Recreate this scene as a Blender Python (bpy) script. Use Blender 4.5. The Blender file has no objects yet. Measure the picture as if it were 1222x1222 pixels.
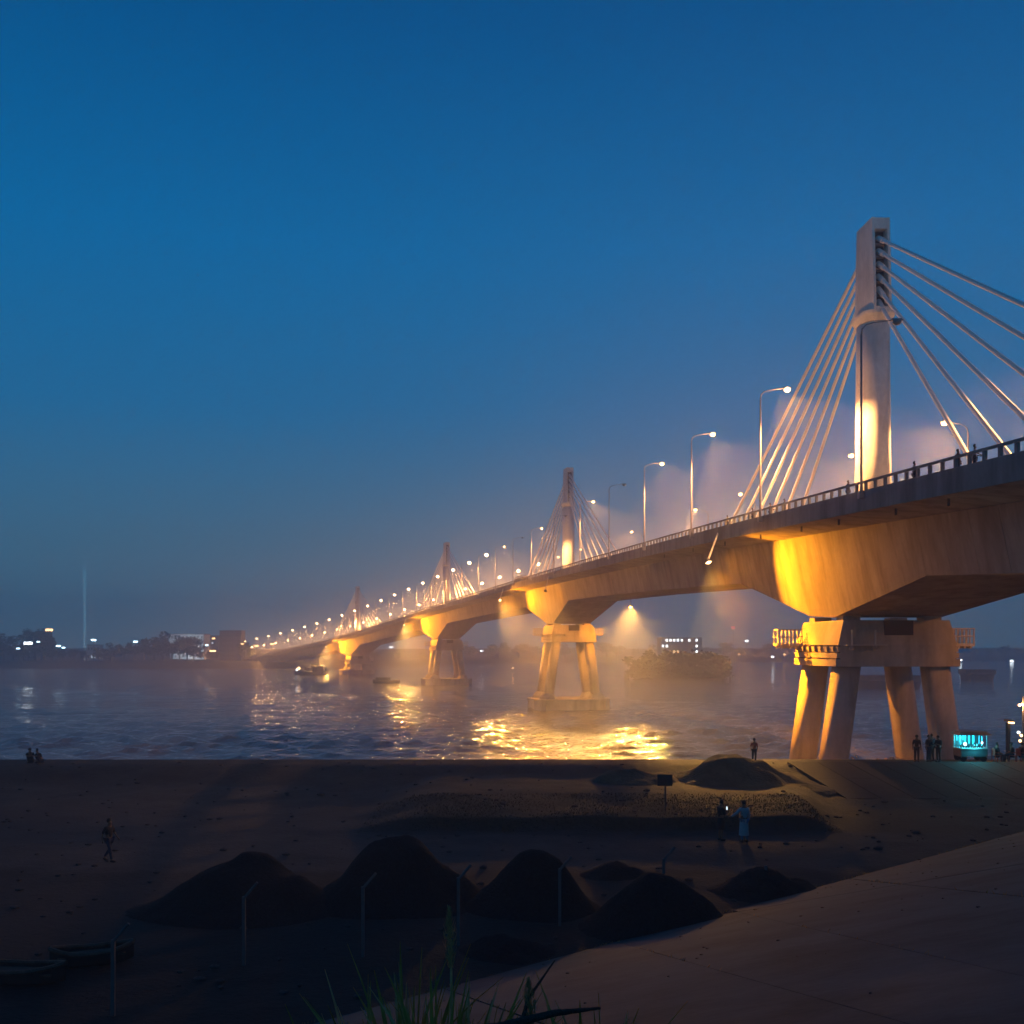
import bpy, bmesh, math, random
from mathutils import Vector, Matrix, noise
R = math.radians
random.seed(7)
C = bpy.context.scene.collection
SC = bpy.context.scene

# ------------------------------------------------------------------ camera
CAMZ = 15.8                       # eye height above the river
cam = bpy.data.cameras.new('camera'); cam_o = bpy.data.objects.new('camera', cam); C.objects.link(cam_o)
cam.sensor_width = 36; cam.lens = 35.94; cam.shift_y = 0.131
cam.clip_start = 0.1; cam.clip_end = 20000
cam_o.location = (0, 0, CAMZ); cam_o.rotation_euler = (R(90), 0, 0)
SC.camera = cam_o

# ------------------------------------------------------------------ world: dusk sky, sun below the horizon
world = bpy.data.worlds.new('World'); SC.world = world; world.use_nodes = True
wn = world.node_tree; wn.nodes.clear()
sky = wn.nodes.new('ShaderNodeTexSky'); sky.sky_type = 'NISHITA'; sky.sun_disc = False
sky.sun_elevation = R(-2.0); sky.sun_rotation = R(250); sky.air_density = 1.6; sky.dust_density = 0.4; sky.ozone_density = 6
tc = wn.nodes.new('ShaderNodeTexCoord'); sep = wn.nodes.new('ShaderNodeSeparateXYZ'); wn.links.new(tc.outputs['Generated'], sep.inputs[0])
ramp = wn.nodes.new('ShaderNodeValToRGB'); wn.links.new(sep.outputs[2], ramp.inputs[0])
els = ramp.color_ramp.elements
els[0].position = 0.0;  els[0].color = (0.075, 0.195, 0.265, 1)
els[1].position = 1.0;  els[1].color = (0.000, 0.035, 0.140, 1)
for p, c in ((0.10, (0.044, 0.155, 0.262, 1)), (0.22, (0.010, 0.138, 0.325, 1)), (0.36, (0.001, 0.128, 0.345, 1)), (0.52, (0.0, 0.078, 0.245, 1)), (0.66, (0.0, 0.055, 0.19, 1))):
    e = els.new(p); e.color = c
mul = wn.nodes.new('ShaderNodeMix'); mul.data_type = 'RGBA'; mul.blend_type = 'ADD'; mul.inputs[0].default_value = 1.0
sc_ = wn.nodes.new('ShaderNodeVectorMath'); sc_.operation = 'SCALE'; sc_.inputs[3].default_value = 0.004
wn.links.new(sky.outputs[0], sc_.inputs[0])
wn.links.new(ramp.outputs[0], mul.inputs[6]); wn.links.new(sc_.outputs[0], mul.inputs[7])
bg = wn.nodes.new('ShaderNodeBackground'); bg.inputs[1].default_value = 1.06
wo = wn.nodes.new('ShaderNodeOutputWorld'); wn.links.new(mul.outputs[2], bg.inputs[0]); wn.links.new(bg.outputs[0], wo.inputs[0])

# ------------------------------------------------------------------ view and sampling
SC.view_settings.view_transform = 'Standard'; SC.view_settings.look = 'None'; SC.view_settings.exposure = 0.0
SC.view_settings.gamma = 1; SC.view_settings.use_curve_mapping = False
SC.render.engine = 'CYCLES'
cy = SC.cycles
cy.use_denoising = True; cy.denoiser = 'OPENIMAGEDENOISE'
cy.max_bounces = 4; cy.diffuse_bounces = 2; cy.glossy_bounces = 3; cy.volume_bounces = 1; cy.transmission_bounces = 2; cy.transparent_max_bounces = 4
cy.sample_clamp_indirect = 4; cy.use_light_tree = True; cy.caustics_reflective = False; cy.caustics_refractive = False

# ------------------------------------------------------------------ haze: thin river mist round the whole place
HAZE_DENSITY = 0.0012
HAZE_G = 0.35
AMBER = (1.0, 0.31, 0.004)
LAMPC = (1.0, 0.43, 0.13)

# ------------------------------------------------------------------ helpers
F = 1220.0
def at(px, py, Y): return Vector(((px-611)/F*Y, Y, CAMZ+(771-py)/F*Y))
def onz(px, py, z):
    Y = (CAMZ-z)*F/(py-771.0); return Vector(((px-611)/F*Y, Y, z))

OW = 'first second third fourth fifth sixth seventh eighth ninth tenth eleventh twelfth thirteenth fourteenth fifteenth sixteenth seventeenth eighteenth nineteenth twentieth'.split()
def nth(k): return OW[k] if k < 20 else ('twenty-'+OW[k-20] if k < 29 else 'thirtieth' if k == 29 else 'thirty-'+OW[k-30])
def mat(name, base, rough=0.85, var=0.25, scale=1.0, bump=0.0, bscale=None, spec=0.3, stretch=None, metal=0.0, detail=6, col2=None):
    m = bpy.data.materials.new(name); m.use_nodes = True; n = m.node_tree; b = n.nodes['Principled BSDF']
    b.inputs['Roughness'].default_value = rough; b.inputs['Metallic'].default_value = metal
    b.inputs['Specular IOR Level'].default_value = spec
    t = n.nodes.new('ShaderNodeTexCoord'); mp = n.nodes.new('ShaderNodeMapping'); n.links.new(t.outputs['Object'], mp.inputs[0])
    if stretch: mp.inputs['Scale'].default_value = stretch
    nz = n.nodes.new('ShaderNodeTexNoise'); nz.inputs['Scale'].default_value = scale; nz.inputs['Detail'].default_value = detail; nz.inputs['Roughness'].default_value = 0.65
    n.links.new(mp.outputs[0], nz.inputs['Vector'])
    r = n.nodes.new('ShaderNodeValToRGB'); n.links.new(nz.outputs[0], r.inputs[0])
    c2 = col2 or tuple(c*(1+var) for c in base); c1 = tuple(c*(1-var) for c in base)
    r.color_ramp.elements[0].position = 0.3; r.color_ramp.elements[0].color = (*c1, 1)
    r.color_ramp.elements[1].position = 0.7; r.color_ramp.elements[1].color = (*c2, 1)
    n.links.new(r.outputs[0], b.inputs['Base Color'])
    if bump:
        nb = n.nodes.new('ShaderNodeTexNoise'); nb.inputs['Scale'].default_value = bscale or scale*5; nb.inputs['Detail'].default_value = 8
        n.links.new(mp.outputs[0], nb.inputs['Vector'])
        bp = n.nodes.new('ShaderNodeBump'); bp.inputs['Strength'].default_value = min(1, bump); bp.inputs['Distance'].default_value = 0.1
        n.links.new(nb.outputs[0], bp.inputs['Height']); n.links.new(bp.outputs[0], b.inputs['Normal'])
    return m
def emit(name, col, s):
    m = bpy.data.materials.new(name); m.use_nodes = True; b = m.node_tree.nodes['Principled BSDF']
    b.inputs['Base Color'].default_value = (*[min(0.8, c) for c in col], 1); b.inputs['Roughness'].default_value = 0.4
    b.inputs['Emission Color'].default_value = (*col, 1); b.inputs['Emission Strength'].default_value = s
    return m

def concrete(name, base, streak=0.5):
    """cast concrete: rain streaks running down, blotches, faint board marks"""
    m = bpy.data.materials.new(name); m.use_nodes = True; n = m.node_tree; b = n.nodes['Principled BSDF']
    b.inputs['Roughness'].default_value = 0.8; b.inputs['Specular IOR Level'].default_value = 0.25
    t = n.nodes.new('ShaderNodeTexCoord')
    def nz(sc, stretch, det=5):
        mp = n.nodes.new('ShaderNodeMapping'); mp.inputs['Scale'].default_value = stretch; n.links.new(t.outputs['Object'], mp.inputs[0])
        k = n.nodes.new('ShaderNodeTexNoise'); k.inputs['Scale'].default_value = sc; k.inputs['Detail'].default_value = det; k.inputs['Roughness'].default_value = 0.6
        n.links.new(mp.outputs[0], k.inputs['Vector']); return k
    a = nz(0.55, (1, 1, 0.14)); c = nz(0.25, (1, 1, 1), 8); d = nz(3.5, (1, 1, 0.5), 6)
    def ramp2(k, lo, hi, p0=0.3, p1=0.7):
        r = n.nodes.new('ShaderNodeMapRange'); r.inputs[1].default_value = p0; r.inputs[2].default_value = p1; r.inputs[3].default_value = lo; r.inputs[4].default_value = hi
        n.links.new(k.outputs[0], r.inputs[0]); return r
    r1 = ramp2(a, 1-streak, 1.1, 0.34, 0.56); r2 = ramp2(c, 0.75, 1.15); r3 = ramp2(d, 0.9, 1.06)
    m1 = n.nodes.new('ShaderNodeMath'); m1.operation = 'MULTIPLY'; n.links.new(r1.outputs[0], m1.inputs[0]); n.links.new(r2.outputs[0], m1.inputs[1])
    m2 = n.nodes.new('ShaderNodeMath'); m2.operation = 'MULTIPLY'; n.links.new(m1.outputs[0], m2.inputs[0]); n.links.new(r3.outputs[0], m2.inputs[1])
    v = n.nodes.new('ShaderNodeVectorMath'); v.operation = 'SCALE'; v.inputs[0].default_value = base; n.links.new(m2.outputs[0], v.inputs[3])
    n.links.new(v.outputs[0], b.inputs['Base Color'])
    bp = n.nodes.new('ShaderNodeBump'); bp.inputs['Strength'].default_value = 0.35; bp.inputs['Distance'].default_value = 0.05
    n.links.new(d.outputs[0], bp.inputs['Height']); n.links.new(bp.outputs[0], b.inputs['Normal'])
    return m

M = {}
M['concrete'] = concrete('concrete', (0.25, 0.23, 0.205), 0.34)
M['fascia'] = concrete('weathered_fascia', (0.20, 0.20, 0.19), 0.4)
M['pier'] = concrete('pier_concrete', (0.38, 0.36, 0.32), 0.3)
M['pylon'] = concrete('painted_pylon', (0.68, 0.65, 0.58), 0.10)
M['asphalt'] = mat('asphalt', (0.06, 0.058, 0.055), 0.85, 0.2, 2)
M['dark'] = mat('dark_recess_and_shade', (0.03, 0.03, 0.03), 0.9)  # also colours the painted shade block on the crosshead front
M['steel'] = mat('galvanised_steel', (0.26, 0.25, 0.24), 0.5, 0.15, 4, metal=0.3)
M['cable'] = mat('white_cable_sheath', (0.80, 0.78, 0.73), 0.5, 0.05, 1)
M['railyellow'] = mat('painted_platform_rail', (0.55, 0.52, 0.45), 0.6, 0.15, 3)
M['mud'] = mat('river_mud', (0.03, 0.028, 0.024), 0.9, 0.4, 0.4, 0.6, 4)
M['gravel'] = mat('dark_gravel', (0.009, 0.011, 0.013), 0.97, 0.5, 9, 1.0, 14, spec=0.1)
M['sand'] = mat('sand', (0.075, 0.062, 0.04), 0.95, 0.4, 1.2, 0.9, 5, spec=0.1)
M['wood'] = mat('old_wood', (0.06, 0.045, 0.03), 0.8, 0.4, 4, 0.4)
M['iron'] = mat('dark_painted_iron', (0.05, 0.055, 0.06), 0.6, 0.2, 3)
M['bark'] = mat('bark', (0.05, 0.038, 0.028), 0.95, 0.3, 4, 0.6)
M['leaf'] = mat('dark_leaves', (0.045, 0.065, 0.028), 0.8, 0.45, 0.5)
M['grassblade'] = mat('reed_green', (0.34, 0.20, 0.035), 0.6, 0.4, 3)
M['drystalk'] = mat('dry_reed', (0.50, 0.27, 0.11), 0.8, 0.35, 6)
M['skin'] = mat('skin', (0.13, 0.075, 0.045), 0.6, 0.1, 8)
M['hair'] = mat('black_hair', (0.012, 0.011, 0.01), 0.7, 0.2, 20)
M['black_cloth'] = mat('black_cloth', (0.014, 0.014, 0.016), 0.9, 0.3, 8, 0.3)
M['navy_cloth'] = mat('navy_cloth', (0.02, 0.03, 0.055), 0.9, 0.3, 8, 0.3)
M['pale_cloth'] = mat('pale_cloth', (0.34, 0.36, 0.36), 0.9, 0.12, 8, 0.3)
M['blue_cloth'] = mat('blue_cloth', (0.08, 0.15, 0.24), 0.9, 0.2, 8, 0.3)
M['maroon_cloth'] = mat('maroon_cloth', (0.13, 0.03, 0.03), 0.9, 0.2, 8, 0.3)
M['yellow_cloth'] = mat('yellow_vest', (0.75, 0.55, 0.05), 0.8, 0.1, 8)
M['plastic_red'] = mat('red_plastic', (0.30, 0.05, 0.04), 0.4, 0.1, 3)
M['wall_pale'] = mat('pale_wall', (0.50, 0.50, 0.47), 0.9, 0.15, 0.3)
M['wall_dark'] = mat('dark_wall', (0.10, 0.095, 0.09), 0.9, 0.2, 0.3)
M['wall_mid'] = mat('mid_wall', (0.22, 0.20, 0.18), 0.9, 0.2, 0.3)
M['roof'] = mat('tin_roof', (0.12, 0.11, 0.11), 0.6, 0.3, 0.8)
M['glass'] = mat('dark_glass', (0.02, 0.025, 0.03), 0.1, 0.1, 1, spec=0.6)
M['hull'] = mat('dark_hull', (0.05, 0.045, 0.045), 0.6, 0.3, 0.4)
M['white_paint'] = mat('white_paint', (0.65, 0.64, 0.60), 0.5, 0.08, 1)
M['rubber'] = mat('rubber', (0.02, 0.02, 0.02), 0.9)
M['sign'] = mat('sign_board', (0.03, 0.03, 0.03), 0.7)
M['lamp_on'] = emit('street_lamp_glow', (1.0, 0.56, 0.26), 5.5)
M['lamp_off'] = mat('lamp_glass_off', (0.25, 0.25, 0.25), 0.3)
M['flood_on'] = emit('flood_glow', (1.0, 0.62, 0.25), 12)
M['e_white'] = emit('white_light', (0.85, 0.95, 1.0), 9)
M['e_cool'] = emit('cool_light', (0.55, 0.85, 1.0), 9)
M['e_warm'] = emit('warm_light', (1.0, 0.55, 0.22), 7)
M['e_red'] = emit('red_light', (1.0, 0.07, 0.10), 5)
M['e_cyan'] = emit('cyan_strip', (0.04, 0.70, 1.0), 1.6)
M['e_cyanhot'] = emit('cyan_white_lamp', (0.55, 0.95, 1.0), 9)
M['e_phone'] = emit('phone_screen', (0.7, 0.85, 1.0), 2.0)
M['e_window'] = emit('lit_window', (1.0, 0.62, 0.28), 0.9)
M['e_windoww'] = emit('lit_window_white', (0.75, 0.9, 1.0), 1.3)

def obj(name, bm, m, parent=None, smooth=False, kind=None):
    me = bpy.data.meshes.new(name)
    if isinstance(bm, tuple): me.from_pydata(*bm)
    else: bm.normal_update(); bm.to_mesh(me); bm.free()
    for x in (m if isinstance(m, (list, tuple)) else [m]): me.materials.append(x)
    if smooth:
        for p in me.polygons: p.use_smooth = True
    o = bpy.data.objects.new(name, me); C.objects.link(o)
    if parent: o.parent = parent
    if kind: o['kind'] = kind
    return o
def tag(o, label, cat, group=None):
    o['label'] = label; o['category'] = cat
    if group: o['group'] = group
    return o
def thing(name, label, cat, loc=(0, 0, 0), rz=0, group=None):
    o = bpy.data.objects.new(name, None); C.objects.link(o); o.location = loc; o.rotation_euler = (0, 0, rz)
    o.empty_display_size = 0.2
    return tag(o, label, cat, group)
def dup(root, loc, rz=0, label=None, scale=None):
    r = root.copy(); C.objects.link(r); r.location = loc; r.rotation_euler = (0, 0, rz)
    if scale: r.scale = scale
    if label: r['label'] = label
    for ch in list(root.children):
        c = ch.copy(); C.objects.link(c); c.parent = r
        for g in ch.children:
            d = g.copy(); C.objects.link(d); d.parent = c
    return r
def addverts(bm, vs, fs):
    v = [bm.verts.new(p) for p in vs]
    for f in fs:
        try: bm.faces.new([v[i] for i in f])
        except ValueError: pass
BOXF = [(0, 3, 2, 1), (4, 5, 6, 7), (0, 1, 5, 4), (1, 2, 6, 5), (2, 3, 7, 6), (3, 0, 4, 7)]
def box(bm, c, s, rz=0, top=(1, 1)):
    """box centred on c in x,y with its base at c.z; top = scale of the top face"""
    x, y, z = c; a, b, h = s[0]/2, s[1]/2, s[2]; co, si = math.cos(rz), math.sin(rz); vs = []
    for zz, t in ((z, (1, 1)), (z+h, top)):
        for u, v in ((-a, -b), (a, -b), (a, b), (-a, b)):
            u *= t[0]; v *= t[1]; vs.append((x+u*co-v*si, y+u*si+v*co, zz))
    addverts(bm, vs, BOXF)
def tube(bm, pts, rad, n=8, caps=True):
    """tube through points with radius (number or list)"""
    pts = [Vector(p) for p in pts]; rs = rad if isinstance(rad, (list, tuple)) else [rad]*len(pts); rings = []
    up = None
    for i, p in enumerate(pts):
        d = (pts[min(i+1, len(pts)-1)]-pts[max(i-1, 0)]).normalized()
        ref = Vector((0, 0, 1)) if abs(d.z) < 0.9 else Vector((0, 1, 0))
        u = d.cross(ref).normalized() if up is None else (up-d*up.dot(d)).normalized(); up = u
        w = d.cross(u)
        rings.append([bm.verts.new(p+(u*math.cos(2*math.pi*k/n)+w*math.sin(2*math.pi*k/n))*rs[i]) for k in range(n)])
    for a, b in zip(rings, rings[1:]):
        for k in range(n): bm.faces.new((a[k], a[(k+1) % n], b[(k+1) % n], b[k]))
    if caps:
        bm.faces.new(rings[0][::-1]); bm.faces.new(rings[-1])
def ball(bm, c, r, seg=8, rings=6, sz=1.0):
    bmesh.ops.create_uvsphere(bm, u_segments=seg, v_segments=rings, radius=r, matrix=Matrix.Translation(c) @ Matrix.Diagonal((1, 1, sz, 1)))
def NB(): return bmesh.new()

# ------------------------------------------------------------------ bridge alignment (plan curve and vertical curve)
def bx(Y): return 35.3+0.016*(Y-100)-0.0004*(Y*Y-10000)
def bm_(Y): return 0.016-0.0008*Y
def bz(Y):
    if Y > 530: return 24.4-0.067*(Y-530)
    if Y < 20: return bz(20)-0.0697*(20-Y)
    return CAMZ+17-1.34e-4*(Y-280)**2
def frame(Y):
    t = Vector((bm_(Y), 1, 0)).normalized(); return Vector((bx(Y), Y, bz(Y))), t, Vector((t.y, -t.x, 0))
def bp(Y, off, dz): c, t, nn = frame(Y); return c+nn*off+Vector((0, 0, dz))
PIERS = [100, 262, 423, 580]
PH = [9.8, 11.2, 11.2, 10.4]
def depth(Y):
    d = 6.2
    for p, h in zip(PIERS, PH):
        t = abs(Y-p)
        if t < 24: d = max(d, h if t < 3.2 else h-(h-6.2)*(t-3.2)/20.8)
    return d
def stations(y0, y1, step):
    ys = set()
    k = max(1, int((y1-y0)/step))
    for i in range(k+1): ys.add(round(y0+(y1-y0)*i/k, 2))
    for p in PIERS:
        for q in (p-24, p-3.2, p+3.2, p+24):
            if y0 < q < y1: ys.add(q)
    return sorted(ys)
def sweep(prof, y0, y1, step, closed=True):
    bm = NB(); rings = []
    for Y in stations(y0, y1, step):
        rings.append([bm.verts.new(bp(Y, a, b)) for a, b in prof(Y)])
    n = len(rings[0])
    for a, b in zip(rings, rings[1:]):
        for k in range(n if closed else n-1): bm.faces.new((a[k], b[k], b[(k+1) % n], a[(k+1) % n]))
    if closed: bm.faces.new(rings[0]); bm.faces.new(rings[-1][::-1])
    bmesh.ops.recalc_face_normals(bm, faces=bm.faces)
    return bm

Y0, Y1 = -40, 860
bridge = thing('cable_stayed_bridge', 'long curving concrete bridge with single-column pylons and fans of cables over the river', 'bridge')
def web(Y): h = depth(Y); return 6.8-0.215*(h-2), -h
# girder in cast segments so the joints between them are real recesses near the first pier
seg_edges = [float(v) for v in range(-40, 196, 4)]
fixed = sorted(set([e for e in seg_edges] + [76, 96.8, 103.2, 124]))
fixed = [e for e in fixed if not (e in (96.0, 104.0))]
def girder_prof(ins):
    def f(Y):
        o, b = web(Y)
        return [(-(6.8-ins), -1.93), (-(o-ins), b+ins), (o-ins, b+ins), (6.8-ins, -1.93)]
    return f
sweep_core = obj('girder', sweep(girder_prof(0.05), Y0, 196, 2), M['concrete'], bridge)
for a, b in zip(fixed, fixed[1:]):
    obj('girder_segment', sweep(girder_prof(0.0), a+0.018, b-0.018, 50), M['concrete'], bridge)
obj('girder', sweep(girder_prof(0.0), 196, Y1, 4), M['concrete'], bridge)
obj('deck_slab', sweep(lambda Y: [(-10.85, -0.6), (-10.85, -1.45), (-6.8, -1.92), (6.8, -1.92), (10.85, -1.45), (10.85, -0.6)], Y0, Y1, 6), M['concrete'], bridge)
obj('road_surface', sweep(lambda Y: [(-8.2, -0.594), (8.2, -0.594), (8.2, -0.55), (-8.2, -0.55)], Y0, Y1, 8), M['asphalt'], bridge)
for s in (-1, 1):
    obj('parapet', sweep(lambda Y: [(s*10.855, -0.59), (s*10.70, -0.59), (s*10.70, 0), (s*11.02, 0), (s*11.02, -1.5), (s*10.86, -1.5)], Y0, Y1, 6), M['fascia'], bridge)
    obj('footway_kerb', sweep(lambda Y: [(s*8.25, -0.595), (s*8.25, -0.42), (s*10.69, -0.42), (s*10.69, -0.595)], Y0, Y1, 8), M['fascia'], bridge)
    rail = obj('railing', sweep(lambda Y: [(s*10.78, 0.56), (s*10.94, 0.56), (s*10.94, 0.72), (s*10.78, 0.72)], Y0, Y1, 6), M['fascia'], bridge)
    post_me = None; k = 0; Y = 40.0 if s < 0 else Y0; far = NB()
    while Y < Y1-1:
        p, t, nn = frame(Y); rz = math.atan2(nn.y, nn.x)
        if s < 0 and Y < 190:
            if post_me is None:
                b = NB(); box(b, (0, 0, 0), (0.17, 0.26, 0.565)); o = obj('railing_post', b, M['fascia'], rail); post_me = o.data
            else: o = bpy.data.objects.new('railing_post', post_me); C.objects.link(o); o.parent = rail
            o.location = p+nn*(s*10.86); o.rotation_euler = (0, 0, rz)
        else:
            q = p+nn*(s*10.86); box(far, q, (0.17, 0.26, 0.565), rz)
        Y += 1.75
    obj('railing_posts', far, M['fascia'], rail, kind='stuff')
# drain pipes and bolts poking out of the slab edge near the first pier
for Y in (64, 72, 83, 92, 104, 117, 131, 146):
    b = NB(); q = bp(Y, -9.9, -1.58); tube(b, [q+Vector((0, 0, 0.3)), q-Vector((0, 0, 0.45))], 0.09, 8); obj('drain_pipe', b, M['iron'], bridge)
# median barrier (low concrete wall under the cables)
obj('median_barrier', sweep(lambda Y: [(-0.9, -0.545), (-0.6, 0.1), (0.6, 0.1), (0.9, -0.545)], Y0, Y1, 6), M['fascia'], bridge)

# ---- piers
def leg_mesh(top, bot, r0, r1):
    b = NB(); rings = []
    for q, r in ((bot, r1), (bot.lerp(top, 0.5), (r0+r1)/2), (top, r0)):
        ring = []
        for k in range(32):
            a = 2*math.pi*k/32; c, s = math.cos(a), math.sin(a); e = 0.62
            ring.append(b.verts.new(q+nn*(math.copysign(abs(c)**e, c)*r)+t*(math.copysign(abs(s)**e, s)*r)))
        rings.append(ring)
    for A, B in zip(rings, rings[1:]):
        for k in range(32): b.faces.new((A[k], A[(k+1) % 32], B[(k+1) % 32], B[k]))
    b.faces.new(rings[0][::-1]); b.faces.new(rings[-1]); return b
for i, Y in enumerate(PIERS):
    p, t, nn = frame(Y); zt = p.z-PH[i]-0.45; H = 4.3; zl = zt-H; rz = math.atan2(nn.y, nn.x)
    def L(u, v, z): return Vector((p.x, p.y, 0))+nn*u+t*v+Vector((0, 0, z))
    def lbox(b, u, v, z, su, sv, h, top=(1, 1)): q = L(u, v, z); box(b, q, (su, sv, h), rz, top)
    b = NB()
    # upper crosshead: sides lean in towards the top
    lbox(b, 0, 0, zl+2.0, 11.3, 11.2, H-2.0, (10.1/11.3, 0.95))
    pier = obj('pier', b, M['pier'], bridge)
    b = NB(); lbox(b, 0, 0, zl+0.0, 10.9, 11.3, 1.995); obj('crosshead_lower', b, M['pier'], pier)
    for sx in (-1, 1):
        for k, (z, h) in enumerate(((1.36, 0.5), (0.78, 0.5), (0.0, 0.68))):
            w = 0.25+0.1*k; b = NB(); lbox(b, sx*(5.453+w/2), 0, zl+z, w, 11.3, h); obj('crosshead_band', b, M['pier'], pier)
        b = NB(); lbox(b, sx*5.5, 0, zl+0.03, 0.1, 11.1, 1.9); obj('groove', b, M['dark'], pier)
    for k in range(7):
        for sx in (-1, 1):
            b = NB(); lbox(b, sx*5.83, -4.8+1.6*k, zl+1.45, 0.24, 0.55, 0.42); obj('bracket', b, M['pier'], pier)
    for u in (-3.9, 3.9):
        for v in (-3.6, 3.6):
            b = NB(); lbox(b, u, v, zt+0.003, 1.7, 1.5, 0.44); obj('bearing', b, M['pier'], pier)
    b = NB(); lbox(b, 0.1, -5.45, zt-1.4, 2.7, 0.3, 1.38); obj('painted_shade', b, M['dark'], pier)  # dark block painting the shadow onto the crosshead front
    zb = 2.45
    for su in (-1, 1):
        for sv in (-1, 1):
            obj('leg', leg_mesh(L(su*4.25, sv*4.0, zl+0.1), L(su*(4.25+0.14*(zl-zb)), sv*4.0, zb-0.1), 1.2, 1.25), M['pier'], pier, smooth=True)
            b = NB(); q = L(su*(4.25+0.14*(zl-zb)), sv*4.0, zb-0.05); tube(b, [q, q+Vector((0, 0, 0.5)), q+Vector((0, 0, 1.6))-nn*su*0.15], [2.3, 2.1, 1.37], 20); obj('leg_foot', b, M['pier'], pier)
    # pile cap with chamfered ends
    b = NB(); oct_ = [(-9.8, -4), (-7.6, -7.5), (7.6, -7.5), (9.8, -4), (9.8, 4), (7.6, 7.5), (-7.6, 7.5), (-9.8, 4)]
    vs = [L(u, v, -2) for u, v in oct_]+[L(u, v, zb) for u, v in oct_]
    addverts(b, vs, [tuple(range(7, -1, -1)), tuple(range(8, 16))]+[(k, (k+1) % 8, 8+(k+1) % 8, 8+k) for k in range(8)])
    obj('pile_cap', b, M['pier'], pier)
    b = NB(); vs = [L(u*1.015, v*1.015, zb-0.5) for u, v in oct_]+[L(u*1.015, v*1.015, zb+0.06) for u, v in oct_]
    addverts(b, vs, [tuple(range(7, -1, -1)), tuple(range(8, 16))]+[(k, (k+1) % 8, 8+(k+1) % 8, 8+k) for k in range(8)])
    obj('pile_cap_rim', b, M['pier'], pier)
    # access platforms at both ends of the crosshead, with barred rails
    for su, v0 in ((-1, 4.5), (1, -3.2)):
        b = NB(); lbox(b, su*6.95, v0, zl+1.9, 2.5, 1.4, 0.1)
        plat = obj('access_platform', b, M['railyellow'], pier)
        b = NB()
        for v in (v0-0.65, v0+0.65):
            for h in (0.05, 0.78, 1.5): lbox(b, su*6.9, v, zl+2+h, 2.6, 0.1, 0.1)
            for k in range(7): lbox(b, su*(5.75+0.4*k), v, zl+2, 0.1, 0.1, 1.55)
        for h in (0.05, 0.78, 1.5): lbox(b, su*8.2, v0, zl+2+h, 0.1, 1.4, 0.1)
        obj('platform_rail', b, M['railyellow'], plat)
        b = NB()
        for k in range(4): lbox(b, su*(6.1+0.6*k), v0, zl+1.68, 0.16, 1.3, 0.22)
        obj('platform_bracket', b, M['railyellow'], plat)
    # narrow front ledge with two posts
    b = NB(); lbox(b, -3.3, -6.15, zl+1.95, 3.8, 0.9, 0.08); led = obj('front_ledge', b, M['railyellow'], pier)
    for u in (-4.7, -2.5):
        b = NB(); lbox(b, u, -6.45, zl+2.03, 0.12, 0.12, 1.35); obj('ledge_post', b, M['railyellow'], led)
        b = NB(); q = L(u, -6.35, zl+1.75); ball(b, q, 0.22); obj('ledge_lamp', b, M['lamp_off'], led)

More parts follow.
